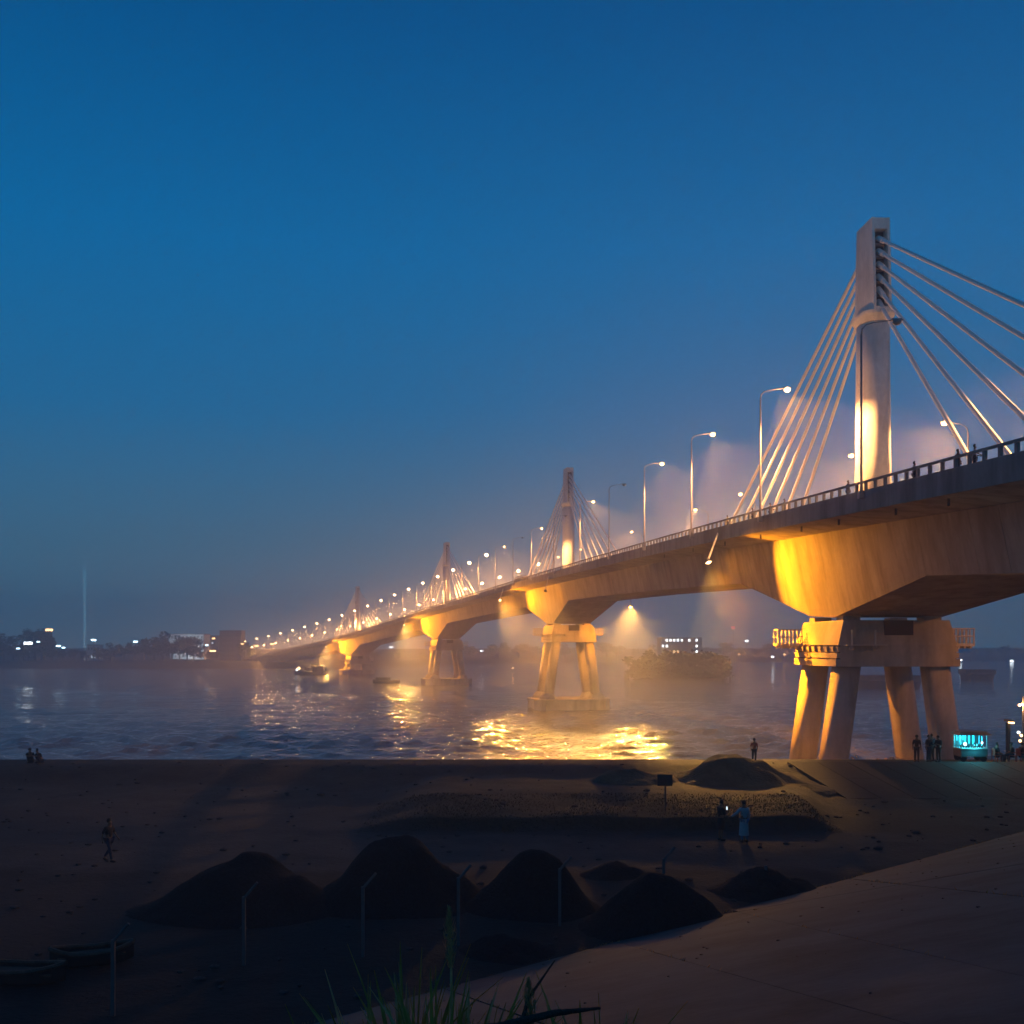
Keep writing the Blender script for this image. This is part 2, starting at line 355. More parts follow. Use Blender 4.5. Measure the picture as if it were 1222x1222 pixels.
# ---- pylons and stay cables
for i, Y in enumerate(PIERS):
    p, t, nn = frame(Y); rz = math.atan2(nn.y, nn.x); z0 = p.z-0.55
    def L(u, v, z): return Vector((p.x, p.y, 0))+nn*u+t*v+Vector((0, 0, z))
    def loft(secs, n=28):
        b = NB(); rings = []
        for (ru, rv, z, e) in secs:
            ring = []
            for k in range(n):
                a = 2*math.pi*k/n; c, s = math.cos(a), math.sin(a)
                ring.append(b.verts.new(L(math.copysign(abs(c)**e, c)*ru, math.copysign(abs(s)**e, s)*rv, z)))
            rings.append(ring)
        for A, B in zip(rings, rings[1:]):
            for k in range(n): b.faces.new((A[k], A[(k+1) % n], B[(k+1) % n], B[k]))
        b.faces.new(rings[0][::-1]); b.faces.new(rings[-1]); return b
    pyl = obj('pylon', loft([(1.62, 2.1, z0, 0.9), (1.55, 2.0, z0+6, 0.9), (1.42, 1.95, z0+19.9, 0.9)]), M['pylon'], bridge, smooth=True)
    obj('pylon_ring', loft([(1.5, 2.05, z0+19.2, 0.9), (1.72, 2.4, z0+19.8, 0.7), (1.72, 2.4, z0+20.1, 0.6)]), M['pylon'], pyl)
    # head: two cheeks with a slot between them, cap above
    zh0, zh1 = z0+20.1, z0+29.1
    def head_box(b, u0, u1, v0, v1, za, zb_):
        # v tapers towards the top
        def tv(z): return 1-0.22*(z-zh0)/(zh1-zh0)
        vs = [L(u, v*tv(z)+0.0, z) for z in (za, zb_) for u, v in ((u0, v0), (u1, v0), (u1, v1), (u0, v1))]
        addverts(b, vs, BOXF)
    for su in (-1, 1):
        b = NB(); head_box(b, su*0.62, su*0.88, -2.35, 2.35, zh0, zh1); bmesh.ops.recalc_face_normals(b, faces=b.faces); obj('pylon_head', b, M['pylon'], pyl)
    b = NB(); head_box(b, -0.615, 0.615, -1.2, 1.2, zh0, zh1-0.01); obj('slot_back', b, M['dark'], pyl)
    b = NB(); head_box(b, -0.614, 0.614, -2.30, 2.30, zh1-1.1, zh1-0.02); obj('head_cap', b, M['pylon'], pyl)
    b = NB(); head_box(b, -0.614, 0.614, -2.30, 2.30, zh0+0.003, zh0+0.3); obj('head_base', b, M['pylon'], pyl)
    for sgn in (-1, 1):
        for k in range(6):
            za = zh0+1.05+1.22*k; Yb = Y+sgn*(22+6*k)
            A = L(0, sgn*1.3, za); B = bp(Yb, 0, 0.05)
            b = NB(); tube(b, [A, A.lerp(B, 0.5), B], 0.19, 8, False); obj('stay_cable', b, M['cable'], pyl, smooth=True)
            d = (B-A).normalized()
            b = NB(); tube(b, [A-d*0.05, A+d*1.5], 0.27, 10); obj('cable_socket', b, M['cable'], pyl)
            b = NB(); tube(b, [B-d*2.2, B+d*0.4], 0.27, 10); obj('cable_anchor', b, M['cable'], pyl)
            if Y < 200:
                b = NB(); lb = L(0, sgn*1.5, za-0.75); box(b, lb, (1.2, 0.5, 0.14), rz); obj('slot_shelf', b, M['fascia'], pyl)

# ------------------------------------------------------------------ street lamps on the deck
def spot(parent, loc, target, power, col, ang, blend=0.6, rad=0.15, name='lamp_light'):
    l = bpy.data.lights.new(name, 'SPOT'); l.energy = power; l.color = col; l.spot_size = R(ang); l.spot_blend = blend; l.shadow_soft_size = rad
    o = bpy.data.objects.new(name, l); C.objects.link(o); o.parent = parent
    o.location = loc; d = Vector(target)-Vector(loc); o.rotation_euler = d.to_track_quat('-Z', 'Y').to_euler(); return o
def point(parent, loc, power, col, rad=0.2, name='lamp_light'):
    l = bpy.data.lights.new(name, 'POINT'); l.energy = power; l.color = col; l.shadow_soft_size = rad
    o = bpy.data.objects.new(name, l); C.objects.link(o); o.parent = parent; o.location = loc; return o
M['lamp_far'] = emit('distant_lamp_glow', (1.0, 0.60, 0.30), 20)
def street_lamp(label, h, arm, lit, group, power, bowl=0.24):
    """local +x points over the road"""
    t = thing('street_lamp', label, 'street lamp', group=group)
    b = NB(); tube(b, [(0, 0, -0.45), (0, 0, 0.3), (0, 0, h-0.8)], [0.13, 0.11, 0.07], 10); obj('pole', b, M['steel'], t, smooth=True)
    b = NB(); box(b, (0, 0, -0.6), (0.45, 0.45, 0.5)); obj('base', b, M['steel'], t)
    b = NB(); tube(b, [(0, 0, h-0.8), (0.06, 0, h-0.35), (0.35, 0, h-0.05), (0.9, 0, h+0.12), (arm-0.3, 0, h+0.3)], [0.07, 0.055, 0.045, 0.04, 0.035], 8); obj('arm', b, M['steel'], t, smooth=True)
    b = NB(); box(b, (arm+0.1, 0, h+0.30), (0.95, 0.38, 0.14), 0, (0.75, 0.6)); hd = obj('lamp_head', b, M['steel'], t)
    b = NB(); ball(b, (arm+0.15, 0, h+0.2), bowl, 12, 8, 0.75); obj('lamp_glass', b, M[('lamp_far' if bowl > .4 else 'lamp_on') if lit else 'lamp_off'], hd, smooth=True)
    if lit: spot(t, (arm+0.15, 0, h+0.2-bowl*0.8), (arm+5.0, 0, 0), power, LAMPC, 128, 0.45, 0.16); point(t, (arm+0.45, 0, h-0.5), power*0.022, LAMPC, 0.25)
    return t
LP = 80000
near_lit = [100, 127, 153, 203, 255, 302]; near_off = [75, 178, 229, 278]
near_names = {75: 'unlit street lamp, tall dark pole right in front of the nearest pylon',
 100: 'lit street lamp with bright head among the left cables of the nearest pylon',
 127: 'lit street lamp, first pole left of the nearest pylon cables',
 153: 'lit street lamp, second pole left of the nearest pylon cables',
 178: 'unlit street lamp on the near parapet just right of the second pylon cables',
 203: 'lit street lamp standing immediately right of the second pylon',
 229: 'unlit street lamp standing immediately left of the second pylon',
 255: 'lit street lamp, first bright one left of the second pylon',
 278: 'unlit slim street lamp between two bright ones left of second pylon',
 302: 'lit street lamp above the bus, second bright one left of second pylon'}
proto = {}
G1 = 'street lamps along the near parapet'; G2 = 'street lamps along the far parapet'
def place(side, Y, lit, label, h, arm, group, power=LP):
    key = (side, lit, Y > 320)
    if key not in proto: o = proto[key] = street_lamp(label, h, arm, lit, group, power*(1.6 if Y > 320 else 1), 0.58 if Y > 320 else 0.33)
    else: o = dup(proto[key], (0, 0, 0), 0, label)
    p, t, nn = frame(Y); a = math.atan2(nn.y, nn.x); o.location = p+nn*(side*11.2)
    o.rotation_euler = (0, 0, a if side < 0 else a+math.pi); return o
for Y in sorted(near_lit+near_off): place(-1, Y, Y in near_lit, near_names[Y], 12.1, 2.5, G1)
Y = 327
kk = 0
while Y < 850: place(-1, Y, True, nth(kk)+' lit lamp left of the bus along the near parapet', 12.1, 2.5, G1); Y += 25.5; kk += 1
place(-1, 49, False, 'street lamp on the near parapet at the right edge of the bridge', 12.1, 2.5, G1)
far_names = {103: 'lit street lamp right of the nearest pylon beyond the deck', 126: 'lit street lamp showing low at the left foot of the nearest pylon',
 168: 'lit street lamp low behind the cables left of the nearest pylon', 192: 'lit street lamp low on the far side beside the tall lit pole',
 236: 'lit street lamp low on far side right of the second pylon', 282: 'lit street lamp low at the right foot of the second pylon',
 305: 'lit street lamp low at the left foot of the second pylon', 328: 'lit street lamp low on far side, second left of second pylon'}
for Y in far_names: place(1, Y, True, far_names[Y], 9.6, 2.3, G2)
Y = 352
kk = 0
while Y < 850: place(1, Y, True, nth(kk)+' low lamp left of the bus along the far parapet', 9.6, 2.3, G2); Y += 24.5; kk += 1
place(1, 78, True, 'lit street lamp on the far side at the right edge of the bridge', 9.6, 2.3, G2)

# ------------------------------------------------------------------ amber floodlights hung under the deck edges
def flood(label, Y, side, drop, pierY, power, cone=84, spill=0.0, low=7.0, out=0.6, fwd=0.8, wcone=150, aimx=8, facing=None, wide=0.75):
    q = bp(Y, side*11.0, -1.0); head = bp(Y, side*(11.0+out), -drop)+frame(Y)[1]*(-fwd if pierY < Y else fwd)
    t = thing('floodlight', label, 'floodlight', q, 0, 'amber floodlights hung from the deck edge')
    hl = head-q
    b = NB(); tube(b, [Vector((0, 0, 0.3)), hl], 0.11, 8); obj('hanger_arm', b, M['railyellow'], t)
    i = PIERS.index(pierY); pz = bz(pierY)-PH[i]
    tgt = Vector((*bp(pierY, side*5.6, 0).xy, pz-low))-q
    d = (tgt-hl).normalized() if facing is None else Vector(facing).normalized(); u = d.cross(Vector((0, 0, 1))).normalized(); w = u.cross(d)
    b = NB(); c = hl-d*0.3; vs = []
    for s_, r in ((0, 0.16), (0.5, 0.34)):
        for a_, e_ in ((-1, -1), (1, -1), (1, 1), (-1, 1)): vs.append(c+d*s_+u*a_*r+w*e_*r*0.75)
    addverts(b, vs, BOXF); hd = obj('lamp_housing', b, M['iron'], t)
    b = NB(); c2 = c+d*0.505; addverts(b, [c2+u*0.3+w*0.22, c2-u*0.3+w*0.22, c2-u*0.3-w*0.22, c2+u*0.3-w*0.22], [(0, 1, 2, 3)])
    obj('lamp_glass', b, M['flood_on'], hd)
    spot(t, c2+d*0.1, tgt, power, AMBER, cone*0.62, 1.0, 0.2)
    spot(t, c2+d*0.1, Vector((*bp(pierY+(4.0 if pierY < Y else -4.0), side*6.0, 0).xy, pz+3.5))-q, power*wide, AMBER, cone*1.12, 1.0, 0.2)
    if spill: spot(t, c2+d*0.1, Vector((aimx, -100, -38) if pierY > 100 else (-9, -48, -21)), FP*spill, (1.0, 0.48, 0.10), wcone, 1.0, 0.3)
    return t
FP = 110000
flood('amber floodlight on a slanting arm left of the nearest pier', 116.0, -1, 4.2, 100, FP*1.9, 84, 2.6, 13, 2.4, 4.5, 17, wide=0.34)
flood('floodlight under the far deck edge just outside the right picture edge', 84, 1, 6.0, 100, FP*0.022, 90, 0.0, 11)
flood('amber floodlight left of the second pier under the near deck edge', 292, -1, 4.0, 262, FP*1.9, 60, 4.4, 10, 1.4, 2.0, 28, 16)
flood('small added floodlight for water glitter, under the near deck edge right of the second pier', 236, -1, 4.0, 262, FP*0.25, 60, 5.5, 10, 0.6, 0.8, 29, 4)  # added lamp facing away; its spill fills the glitter gap on the water
flood('amber floodlight glowing below the far deck edge right of second pier', 245, 1, 7.3, 262, FP*0.5, 84, 7.5, wcone=31, aimx=-13, facing=(-12, -60, -45))
flood('amber floodlight left of the third pier under the deck edge', 449, -1, 4.0, 423, FP*4.2, 58, 13.0, 10, 1.4, 2.0, 29, 14)
flood('amber floodlight left of the fourth pier under the deck edge', 603, -1, 4.0, 580, FP*6.5, 58, 14.0, 10, 1.4, 2.0, 29, 14)

# ------------------------------------------------------------------ terrain
def smooth(a, b, x): t = max(0, min(1, (x-a)/(b-a))); return t*t*(3-2*t)
GZ = 7.3
TOE = Vector((-4.5, 23.0)); UPH = Vector((0.65, -0.76))
def n2(x, y, s, seed=0): return noise.noise(Vector((x*s, y*s, seed*7.3)))
def slabz(x, y): return GZ+0.335*((Vector((x, y))-TOE).dot(UPH))
def gz(x, y):
    z = GZ+0.10*n2(x, y, 0.35)+0.05*n2(x, y, 1.3, 2)
    z -= 0.35*smooth(0.05, 0.4, n2(x, y, 0.11, 5))*(1-smooth(36, 42, y))      # wet hollows in the yard
    # grassy terrace in front of the dyke
    te = smooth(46.3, 47.0, y)*(1-smooth(13.6, 15.2, x-(y-47)*0.25))*smooth(-8, -4, x)
    z += 0.62*te
    # dyke
    w = 0.12*n2(x, y, 0.5, 3)
    z = max(z, GZ+0.18*smooth(53.6, 61.0, y)+0.82*smooth(60.2, 65.2, y)+w*smooth(53, 58, y)*(1-smooth(63, 66, y)))
    # down to the river
    z -= 11*smooth(67.3, 88, y)+0.0
    # embankment under the slab
    d = (Vector((x, y))-TOE).dot(UPH)
    if d > 0: z = max(z, GZ+0.335*min(d, 21)-0.25)
    return z
b = NB(); xs = []; x = -140.0
while x <= 150: xs.append(x); x += 0.55 if -45 < x < 50 else 3.0
ys = []; y = -60.0
while y <= 96: ys.append(y); y += 0.5 if 14 < y < 76 else 1.5
grid = [[b.verts.new((x, y, gz(x, y))) for x in xs] for y in ys]
for j in range(len(ys)-1):
    for i in range(len(xs)-1): b.faces.new((grid[j][i], grid[j][i+1], grid[j+1][i+1], grid[j+1][i]))
# ground material: wet mud yard, paler path, grass terrace, sandy dyke
def ground_mat():
    m = bpy.data.materials.new('riverside_ground'); m.use_nodes = True; n = m.node_tree; bs = n.nodes['Principled BSDF']
    g = n.nodes.new('ShaderNodeNewGeometry'); sp = n.nodes.new('ShaderNodeSeparateXYZ'); n.links.new(g.outputs['Position'], sp.inputs[0])
    def nz(sc, det=8, stretch=(1, 1, 1)):
        mp = n.nodes.new('ShaderNodeMapping'); mp.inputs['Scale'].default_value = stretch; n.links.new(g.outputs['Position'], mp.inputs[0])
        k = n.nodes.new('ShaderNodeTexNoise'); k.inputs['Scale'].default_value = sc; k.inputs['Detail'].default_value = det; k.inputs['Roughness'].default_value = 0.65; n.links.new(mp.outputs[0], k.inputs['Vector']); return k
    def rng(src, a, b_, lo=0, hi=1):
        r = n.nodes.new('ShaderNodeMapRange'); r.inputs[1].default_value = a; r.inputs[2].default_value = b_; r.inputs[3].default_value = lo; r.inputs[4].default_value = hi; n.links.new(src, r.inputs[0]); return r.outputs[0]
    def mth(op, a, c):
        k = n.nodes.new('ShaderNodeMath'); k.operation = op
        for q, v in ((0, a), (1, c)):
            if isinstance(v, (int, float)): k.inputs[q].default_value = v
            else: n.links.new(v, k.inputs[q])
        return k.outputs[0]
    def mix(f, a, c):
        k = n.nodes.new('ShaderNodeMix'); k.data_type = 'RGBA'; n.links.new(f, k.inputs[0])
        for q, v in ((6, a), (7, c)):
            if isinstance(v, tuple): k.inputs[q].default_value = (*v, 1)
            else: n.links.new(v, k.inputs[q])
        return k.outputs[2]
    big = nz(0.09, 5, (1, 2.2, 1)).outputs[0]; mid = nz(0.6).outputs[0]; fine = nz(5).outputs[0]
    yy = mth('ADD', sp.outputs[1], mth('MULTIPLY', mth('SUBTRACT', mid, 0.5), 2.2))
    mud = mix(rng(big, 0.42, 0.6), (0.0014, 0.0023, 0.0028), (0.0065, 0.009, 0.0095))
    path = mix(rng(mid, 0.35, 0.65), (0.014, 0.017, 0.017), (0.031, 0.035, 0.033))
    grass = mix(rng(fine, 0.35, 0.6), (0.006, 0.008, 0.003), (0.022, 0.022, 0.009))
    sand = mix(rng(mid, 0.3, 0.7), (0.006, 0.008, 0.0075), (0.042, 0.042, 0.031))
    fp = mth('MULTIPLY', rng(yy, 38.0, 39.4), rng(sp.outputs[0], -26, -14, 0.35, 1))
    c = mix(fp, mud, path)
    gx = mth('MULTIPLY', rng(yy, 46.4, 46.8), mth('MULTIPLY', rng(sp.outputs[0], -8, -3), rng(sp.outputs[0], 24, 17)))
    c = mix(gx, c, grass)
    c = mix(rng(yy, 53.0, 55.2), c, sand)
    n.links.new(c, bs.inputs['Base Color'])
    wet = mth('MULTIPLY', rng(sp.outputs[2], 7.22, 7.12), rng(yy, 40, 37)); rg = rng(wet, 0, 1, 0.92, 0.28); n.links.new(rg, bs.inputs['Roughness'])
    bs.inputs['Specular IOR Level'].default_value = 0.3
    bp_ = n.nodes.new('ShaderNodeBump'); bp_.inputs['Strength'].default_value = 0.8; bp_.inputs['Distance'].default_value = 0.12
    n.links.new(mth('ADD', fine, mth('MULTIPLY', mid, 1.5)), bp_.inputs['Height']); n.links.new(bp_.outputs[0], bs.inputs['Normal'])
    return m
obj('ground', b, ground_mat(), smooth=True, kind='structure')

# ---- water
def water_mat():
    m = bpy.data.materials.new('river_water'); m.use_nodes = True; n = m.node_tree; bs = n.nodes['Principled BSDF']
    bs.inputs['Base Color'].default_value = (0.11, 0.095, 0.075, 1); bs.inputs['Roughness'].default_value = 0.06; bs.inputs['IOR'].default_value = 1.33
    bs.inputs['Specular IOR Level'].default_value = 0.5
    g = n.nodes.new('ShaderNodeNewGeometry'); prev = None
    for sc, st, s_, dist in ((0.03, (1, 2.4, 1), 0.6, 1.0), (0.8, (1, 1.3, 1), 1.0, 0.42), (2.4, (1, 1.2, 1), 1.0, 0.05)):
        mp = n.nodes.new('ShaderNodeMapping'); mp.inputs['Scale'].default_value = st; mp.inputs['Rotation'].default_value = (0, 0, 0.25); n.links.new(g.outputs['Position'], mp.inputs[0])
        k = n.nodes.new('ShaderNodeTexNoise'); k.inputs['Scale'].default_value = sc; k.inputs['Detail'].default_value = 4; n.links.new(mp.outputs[0], k.inputs['Vector'])
        bp_ = n.nodes.new('ShaderNodeBump'); bp_.inputs['Strength'].default_value = s_; bp_.inputs['Distance'].default_value = dist; n.links.new(k.outputs[0], bp_.inputs['Height'])
        if prev: n.links.new(prev.outputs[0], bp_.inputs['Normal'])
        prev = bp_
    n.links.new(prev.outputs[0], bs.inputs['Normal']); return m
WV = []
rw = random.Random(3)
for k in range(14):
    lam = 1.9*1.17**k; an = R(rw.gauss(-78, 45)); WV.append((lam, math.cos(an), math.sin(an), rw.uniform(0, 6.28), 0.024*lam*(1 if lam < 7 else 0.4)))
def wave(x, y, dx, dy):
    g = 0.65+0.9*noise.noise(Vector((x*0.012, y*0.02, 4)))
    h = 0
    wx = x+2.5*noise.noise(Vector((x*0.11, y*0.11, 1))); wy = y+2.5*noise.noise(Vector((x*0.11, y*0.11, 9)))
    for lam, cx, sy, ph, am in WV:
        f = max(0, min(1, (lam-1.6*(abs(cx)*dx+abs(sy)*dy))/lam*1.6))
        if f > 0:
            q = math.sin(2*math.pi*(wx*cx+wy*sy)/lam+ph); h += am*f*(q-0.25*(1-q*q))
    return h*max(0.15, g)
us = []; u = -8.0
while u <= 8.0: us.append(u); u += 0.0033 if -0.56 < u < 0.42 else (0.02 if -0.9 < u < 0.9 else 0.5)
ys = [60, 90, 112]; y = 122.0
while y < 470: ys.append(y); y += y*y/19276*0.75
ys += [480, 520, 600, 700, 850, 1000, 1200, 1350]
vs = []; 
for j, y in enumerate(ys):
    dy = ys[min(j+1, len(ys)-1)]-y
    for i2, u in enumerate(us):
        x = u*(y+60); fine = -0.57 < u < 0.43 and 121 < y < 471
        x = max(-1480, min(1480, x)); vs.append((x, y, wave(x, y, 0.0033*(y+60), dy) if fine else 0.0))
nu = len(us); fs = []
for j in range(len(ys)-1):
    for i2 in range(nu-1):
        if abs(vs[j*nu+i2][0]-vs[j*nu+i2+1][0]) > 1e-6 or abs(vs[(j+1)*nu+i2][0]-vs[(j+1)*nu+i2+1][0]) > 1e-6: fs.append((j*nu+i2, j*nu+i2+1, (j+1)*nu+i2+1, (j+1)*nu+i2))
obj('river_water', (vs, [], fs), water_mat(), smooth=True, kind='structure')

# ---- far shore
def shore_y(x):
    return 716+8*noise.noise(Vector((x*0.01, 0, 0)))+smooth(-140, 40, x)*260+smooth(40, 500, x)*90
def farz(x, d):
    z = 4.6*smooth(0, 26, d)+1.3*smooth(20, 70, d)*(0.5+noise.noise(Vector((x*0.02, d*0.02, 1))))-1.0*(1-smooth(0, 4, d))
    return z+8*smooth(90, 260, d)
b = NB(); xs = [-1480+20*i for i in range(149)]; ds = [-6, 0, 4, 8, 14, 20, 28, 40, 60, 90, 140, 200, 270]
grid = [[b.verts.new((x, shore_y(x)+d, farz(x, d))) for x in xs] for d in ds]
for j in range(len(ds)-1):
    for i in range(len(xs)-1): b.faces.new((grid[j][i], grid[j][i+1], grid[j+1][i+1], grid[j+1][i]))
obj('far_bank', b, mat('far_bank_earth', (0.06, 0.058, 0.04), 0.95, 0.4, 0.05), smooth=True, kind='structure')

# ------------------------------------------------------------------ concrete slope slabs in the foreground
def plane_hit(px, py):
    """where a sight line meets the slope plane"""
    d = Vector(((px-611)/F, 1, (771-py)/F)); a = 0.335
    # CAMZ + s*d.z = GZ + a*((s*d.xy - TOE).UPH)
    k = (GZ-CAMZ-a*TOE.dot(UPH))/(d.z-a*(d.x*UPH.x+d.y*UPH.y)); return d*k
TD = Vector((0.76, 0.65))
slope = thing('concrete_slope', 'pale sloping concrete slabs with dark joints filling the lower right corner', 'concrete slope')
def uv(s, d):  # s along the toe, d up the slope
    q = TOE+TD*s+UPH*d; return Vector((q.x, q.y, GZ+0.335*d))
lines = []
for a_, c_ in (((797, 1141), (1050, 1212)), ((968, 1108), (1222, 1165)), ((1054, 1053), (1222, 1070)), ((560, 1190), (760, 1260))):
    A = plane_hit(*a_); B = plane_hit(*c_); lines.append((Vector((A.x, A.y, 0)), Vector((B.x-A.x, B.y-A.y, 0)).normalized()))
def split(polys):
    for A, d in lines:
        nrm = Vector((d.y, -d.x, 0)); out = []
        for P in polys:
            for sg in (1, -1):
                Q = []
                for i in range(len(P)):
                    p, q = P[i], P[(i+1) % len(P)]; fp = sg*(p-A).dot(nrm); fq = sg*(q-A).dot(nrm)
                    if fp >= 0: Q.append(p)
                    if fp*fq < 0: Q.append(p.lerp(q, fp/(fp-fq)))
                if len(Q) > 2: out.append(Q)
        polys = out
    return polys
quads = []
for (s0, s1) in ((-24, 14), (14, 60)): quads.append([Vector((*uv(s, d).xy, 0)) for s, d in ((s0, 0.0), (s1, 0.0), (s1, 20.8), (s0, 20.8))])
polys = split([[p for p in quads[0]]+[]]) + split([quads[1]])
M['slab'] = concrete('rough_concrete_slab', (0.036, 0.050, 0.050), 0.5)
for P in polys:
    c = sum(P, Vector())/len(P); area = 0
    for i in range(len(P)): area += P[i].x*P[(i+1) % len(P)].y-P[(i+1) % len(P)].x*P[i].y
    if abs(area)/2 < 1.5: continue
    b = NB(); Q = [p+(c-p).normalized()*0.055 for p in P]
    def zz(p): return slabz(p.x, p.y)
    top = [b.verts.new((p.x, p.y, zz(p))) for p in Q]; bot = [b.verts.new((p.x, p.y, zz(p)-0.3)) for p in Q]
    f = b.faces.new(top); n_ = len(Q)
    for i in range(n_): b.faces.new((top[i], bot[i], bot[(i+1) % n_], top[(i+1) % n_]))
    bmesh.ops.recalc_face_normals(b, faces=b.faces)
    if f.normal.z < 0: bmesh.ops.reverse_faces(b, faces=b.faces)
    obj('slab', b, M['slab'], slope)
# ------------------------------------------------------------------ heaps
def heap(name, px, pw, py, basey, m, label, cat, seed, group=None, asp=0.8, rough=0.3, base=None):
    z0 = GZ if base is None else base
    c = onz(px, basey-6, z0-0.02) if base is None else None
    D = c.y; rx = pw/2/F*D*1.2; top = CAMZ+(771-py-7)/F*(D+rx*asp*0.25)
    H = top-z0; o = mound(name, c, rx, rx*asp, H, m, seed, rough); return tag(o, label, cat, group)
def mound(name, c, rx, ry, H, m, seed, rough=0.3, sharp=1.0):
    rnd = random.Random(seed*13+1); b = NB(); N = 46; lobes = [(0, 0, 1.0, 1.0)]
    for _ in range(7): a = rnd.uniform(0, 6.28); d = rnd.uniform(.25, .62); lobes.append((math.cos(a)*d, math.sin(a)*d, rnd.uniform(.25, .62)*(1-d*.4), rnd.uniform(.42, .62)))
    g = {}
    for j in range(N+1):
        for i in range(N+1):
            u, v = i/N*2.4-1.2, j/N*2.4-1.2; h = 0
            for lx, ly, lh, lr in lobes:
                r = math.hypot(u-lx, v-ly)/(lr*(1+.18*noise.noise(Vector((u*1.3, v*1.3, seed)))))
                if r < 1: q = lh*((math.cos(r*math.pi)*.5+.5)*.7+(1-r)*.3); h = max(h, q)+.25*min(h, q)*(.3 if h else 0)
            x, y = u*rx, v*ry
            h = h*H*(1+rough*noise.noise(Vector((x*.7, y*.7, seed+3))))+.10*noise.noise(Vector((x*1.9, y*1.9, seed)))*min(1, h*3)+.035*noise.noise(Vector((x*7, y*7, seed)))*min(1, h*3)
            g[i, j] = b.verts.new((x, y, h-(.14 if h < .02 else .02)))
    for j in range(N):
        for i in range(N): b.faces.new((g[i, j], g[i+1, j], g[i+1, j+1], g[i, j+1]))
    for f in [f for f in b.faces if all(v.co.z < -.1 for v in f.verts)]: b.faces.remove(f)
    for v in [v for v in b.verts if not v.link_faces]: b.verts.remove(v)
    o = obj(name, b, m, smooth=True); o.location = c; return o
GH = 'dark gravel heaps in the yard'
heap('gravel_heap', 292, 225, 1009, 1088, M['gravel'], 'broad dark gravel heap, leftmost of the row in the yard', 'gravel heap', 1, GH)
heap('gravel_heap', 472, 200, 988, 1080, M['gravel'], 'tallest pointed dark gravel heap, second from left in the row', 'gravel heap', 2, GH)
heap('gravel_heap', 634, 150, 1004, 1088, M['gravel'], 'rounded dark gravel heap in the middle of the row', 'gravel heap', 3, GH)
heap('gravel_heap', 735, 84, 1018, 1050, M['gravel'], 'small dark gravel heap behind the two larger right-hand heaps', 'gravel heap', 4, GH)
heap('gravel_heap', 786, 180, 1029, 1112, M['gravel'], 'steep dark gravel heap at the toe of the concrete slope', 'gravel heap', 5, GH)
heap('gravel_heap', 916, 130, 1024, 1070, M['gravel'], 'low wide dark gravel heap, rightmost by the concrete slope', 'gravel heap', 6, GH)
heap('gravel_heap', 606, 110, 1104, 1142, M['gravel'], 'small dark gravel heap nearest the reeds by the slope edge', 'gravel heap', 7, GH)
tag(mound('sand_heap', (13.4, 60.5, 7.6), 5.2, 4.6, 1.75, M['sand'], 11, 0.5), 'tall ridge of pale sand heaped on the dyke left of the nearest pier', 'sand heap', 'sand heaps on the dyke')
tag(mound('sand_heap', (7.2, 60.0, 7.5), 4.6, 3.6, 1.15, M['sand'], 12, 0.6), 'low rough sand heap on the dyke behind the signboard', 'sand heap', 'sand heaps on the dyke')

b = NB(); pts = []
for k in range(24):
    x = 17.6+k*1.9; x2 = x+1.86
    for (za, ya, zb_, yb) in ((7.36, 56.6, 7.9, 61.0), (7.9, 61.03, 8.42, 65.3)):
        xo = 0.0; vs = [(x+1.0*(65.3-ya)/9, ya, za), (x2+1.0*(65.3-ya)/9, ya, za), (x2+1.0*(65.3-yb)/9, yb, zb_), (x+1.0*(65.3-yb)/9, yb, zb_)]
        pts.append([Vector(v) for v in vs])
b.free()
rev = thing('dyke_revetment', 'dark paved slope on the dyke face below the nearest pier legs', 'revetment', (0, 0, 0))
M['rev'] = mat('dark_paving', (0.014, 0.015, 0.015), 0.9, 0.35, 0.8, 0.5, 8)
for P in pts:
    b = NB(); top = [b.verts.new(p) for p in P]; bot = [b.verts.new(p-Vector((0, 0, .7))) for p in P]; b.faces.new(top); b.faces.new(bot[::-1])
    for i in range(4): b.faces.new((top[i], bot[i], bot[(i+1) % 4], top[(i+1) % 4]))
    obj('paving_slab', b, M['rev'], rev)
# grass tufts on the terrace (uncountable)
b = NB()
for k in range(14000):
    x = random.uniform(-7, 15); y = random.uniform(46.4, 54.5)
    if random.random() > 0.35+0.9*n2(x, y, 0.3, 9)+0.3: continue
    z = gz(x, y); h = random.uniform(0.03, 0.13); a = random.uniform(0, 6.28); w = 0.022
    dx, dy = math.cos(a)*w, math.sin(a)*w; lx, ly = random.uniform(-.1, .1), random.uniform(-.1, .1)
    v = [b.verts.new((x-dx, y-dy, z-0.02)), b.verts.new((x+dx, y+dy, z-0.02)), b.verts.new((x+lx, y+ly, z+h))]; b.faces.new(v)
obj('grass', b, mat('terrace_grass', (0.02, 0.024, 0.009), 0.8, 0.4, 2), kind='stuff')
# stones scattered about (uncountable)
b = NB()
for k in range(900):
    x = random.uniform(-40, 40); y = random.uniform(24, 66)
    if (Vector((x, y))-TOE).dot(UPH) > -0.3: continue
    s = random.uniform(0.03, 0.13)*(1.6 if random.random() < 0.05 else 1)
    bmesh.ops.create_icosphere(b, subdivisions=1, radius=s, matrix=Matrix.Translation((x, y, gz(x, y)+s*0.2)) @ Matrix.Diagonal((random.uniform(.8, 1.5), random.uniform(.8, 1.4), 0.6, 1)))
obj('gravel', b, mat('loose_stones', (0.03, 0.03, 0.028), 0.9, 0.4, 3), kind='stuff')

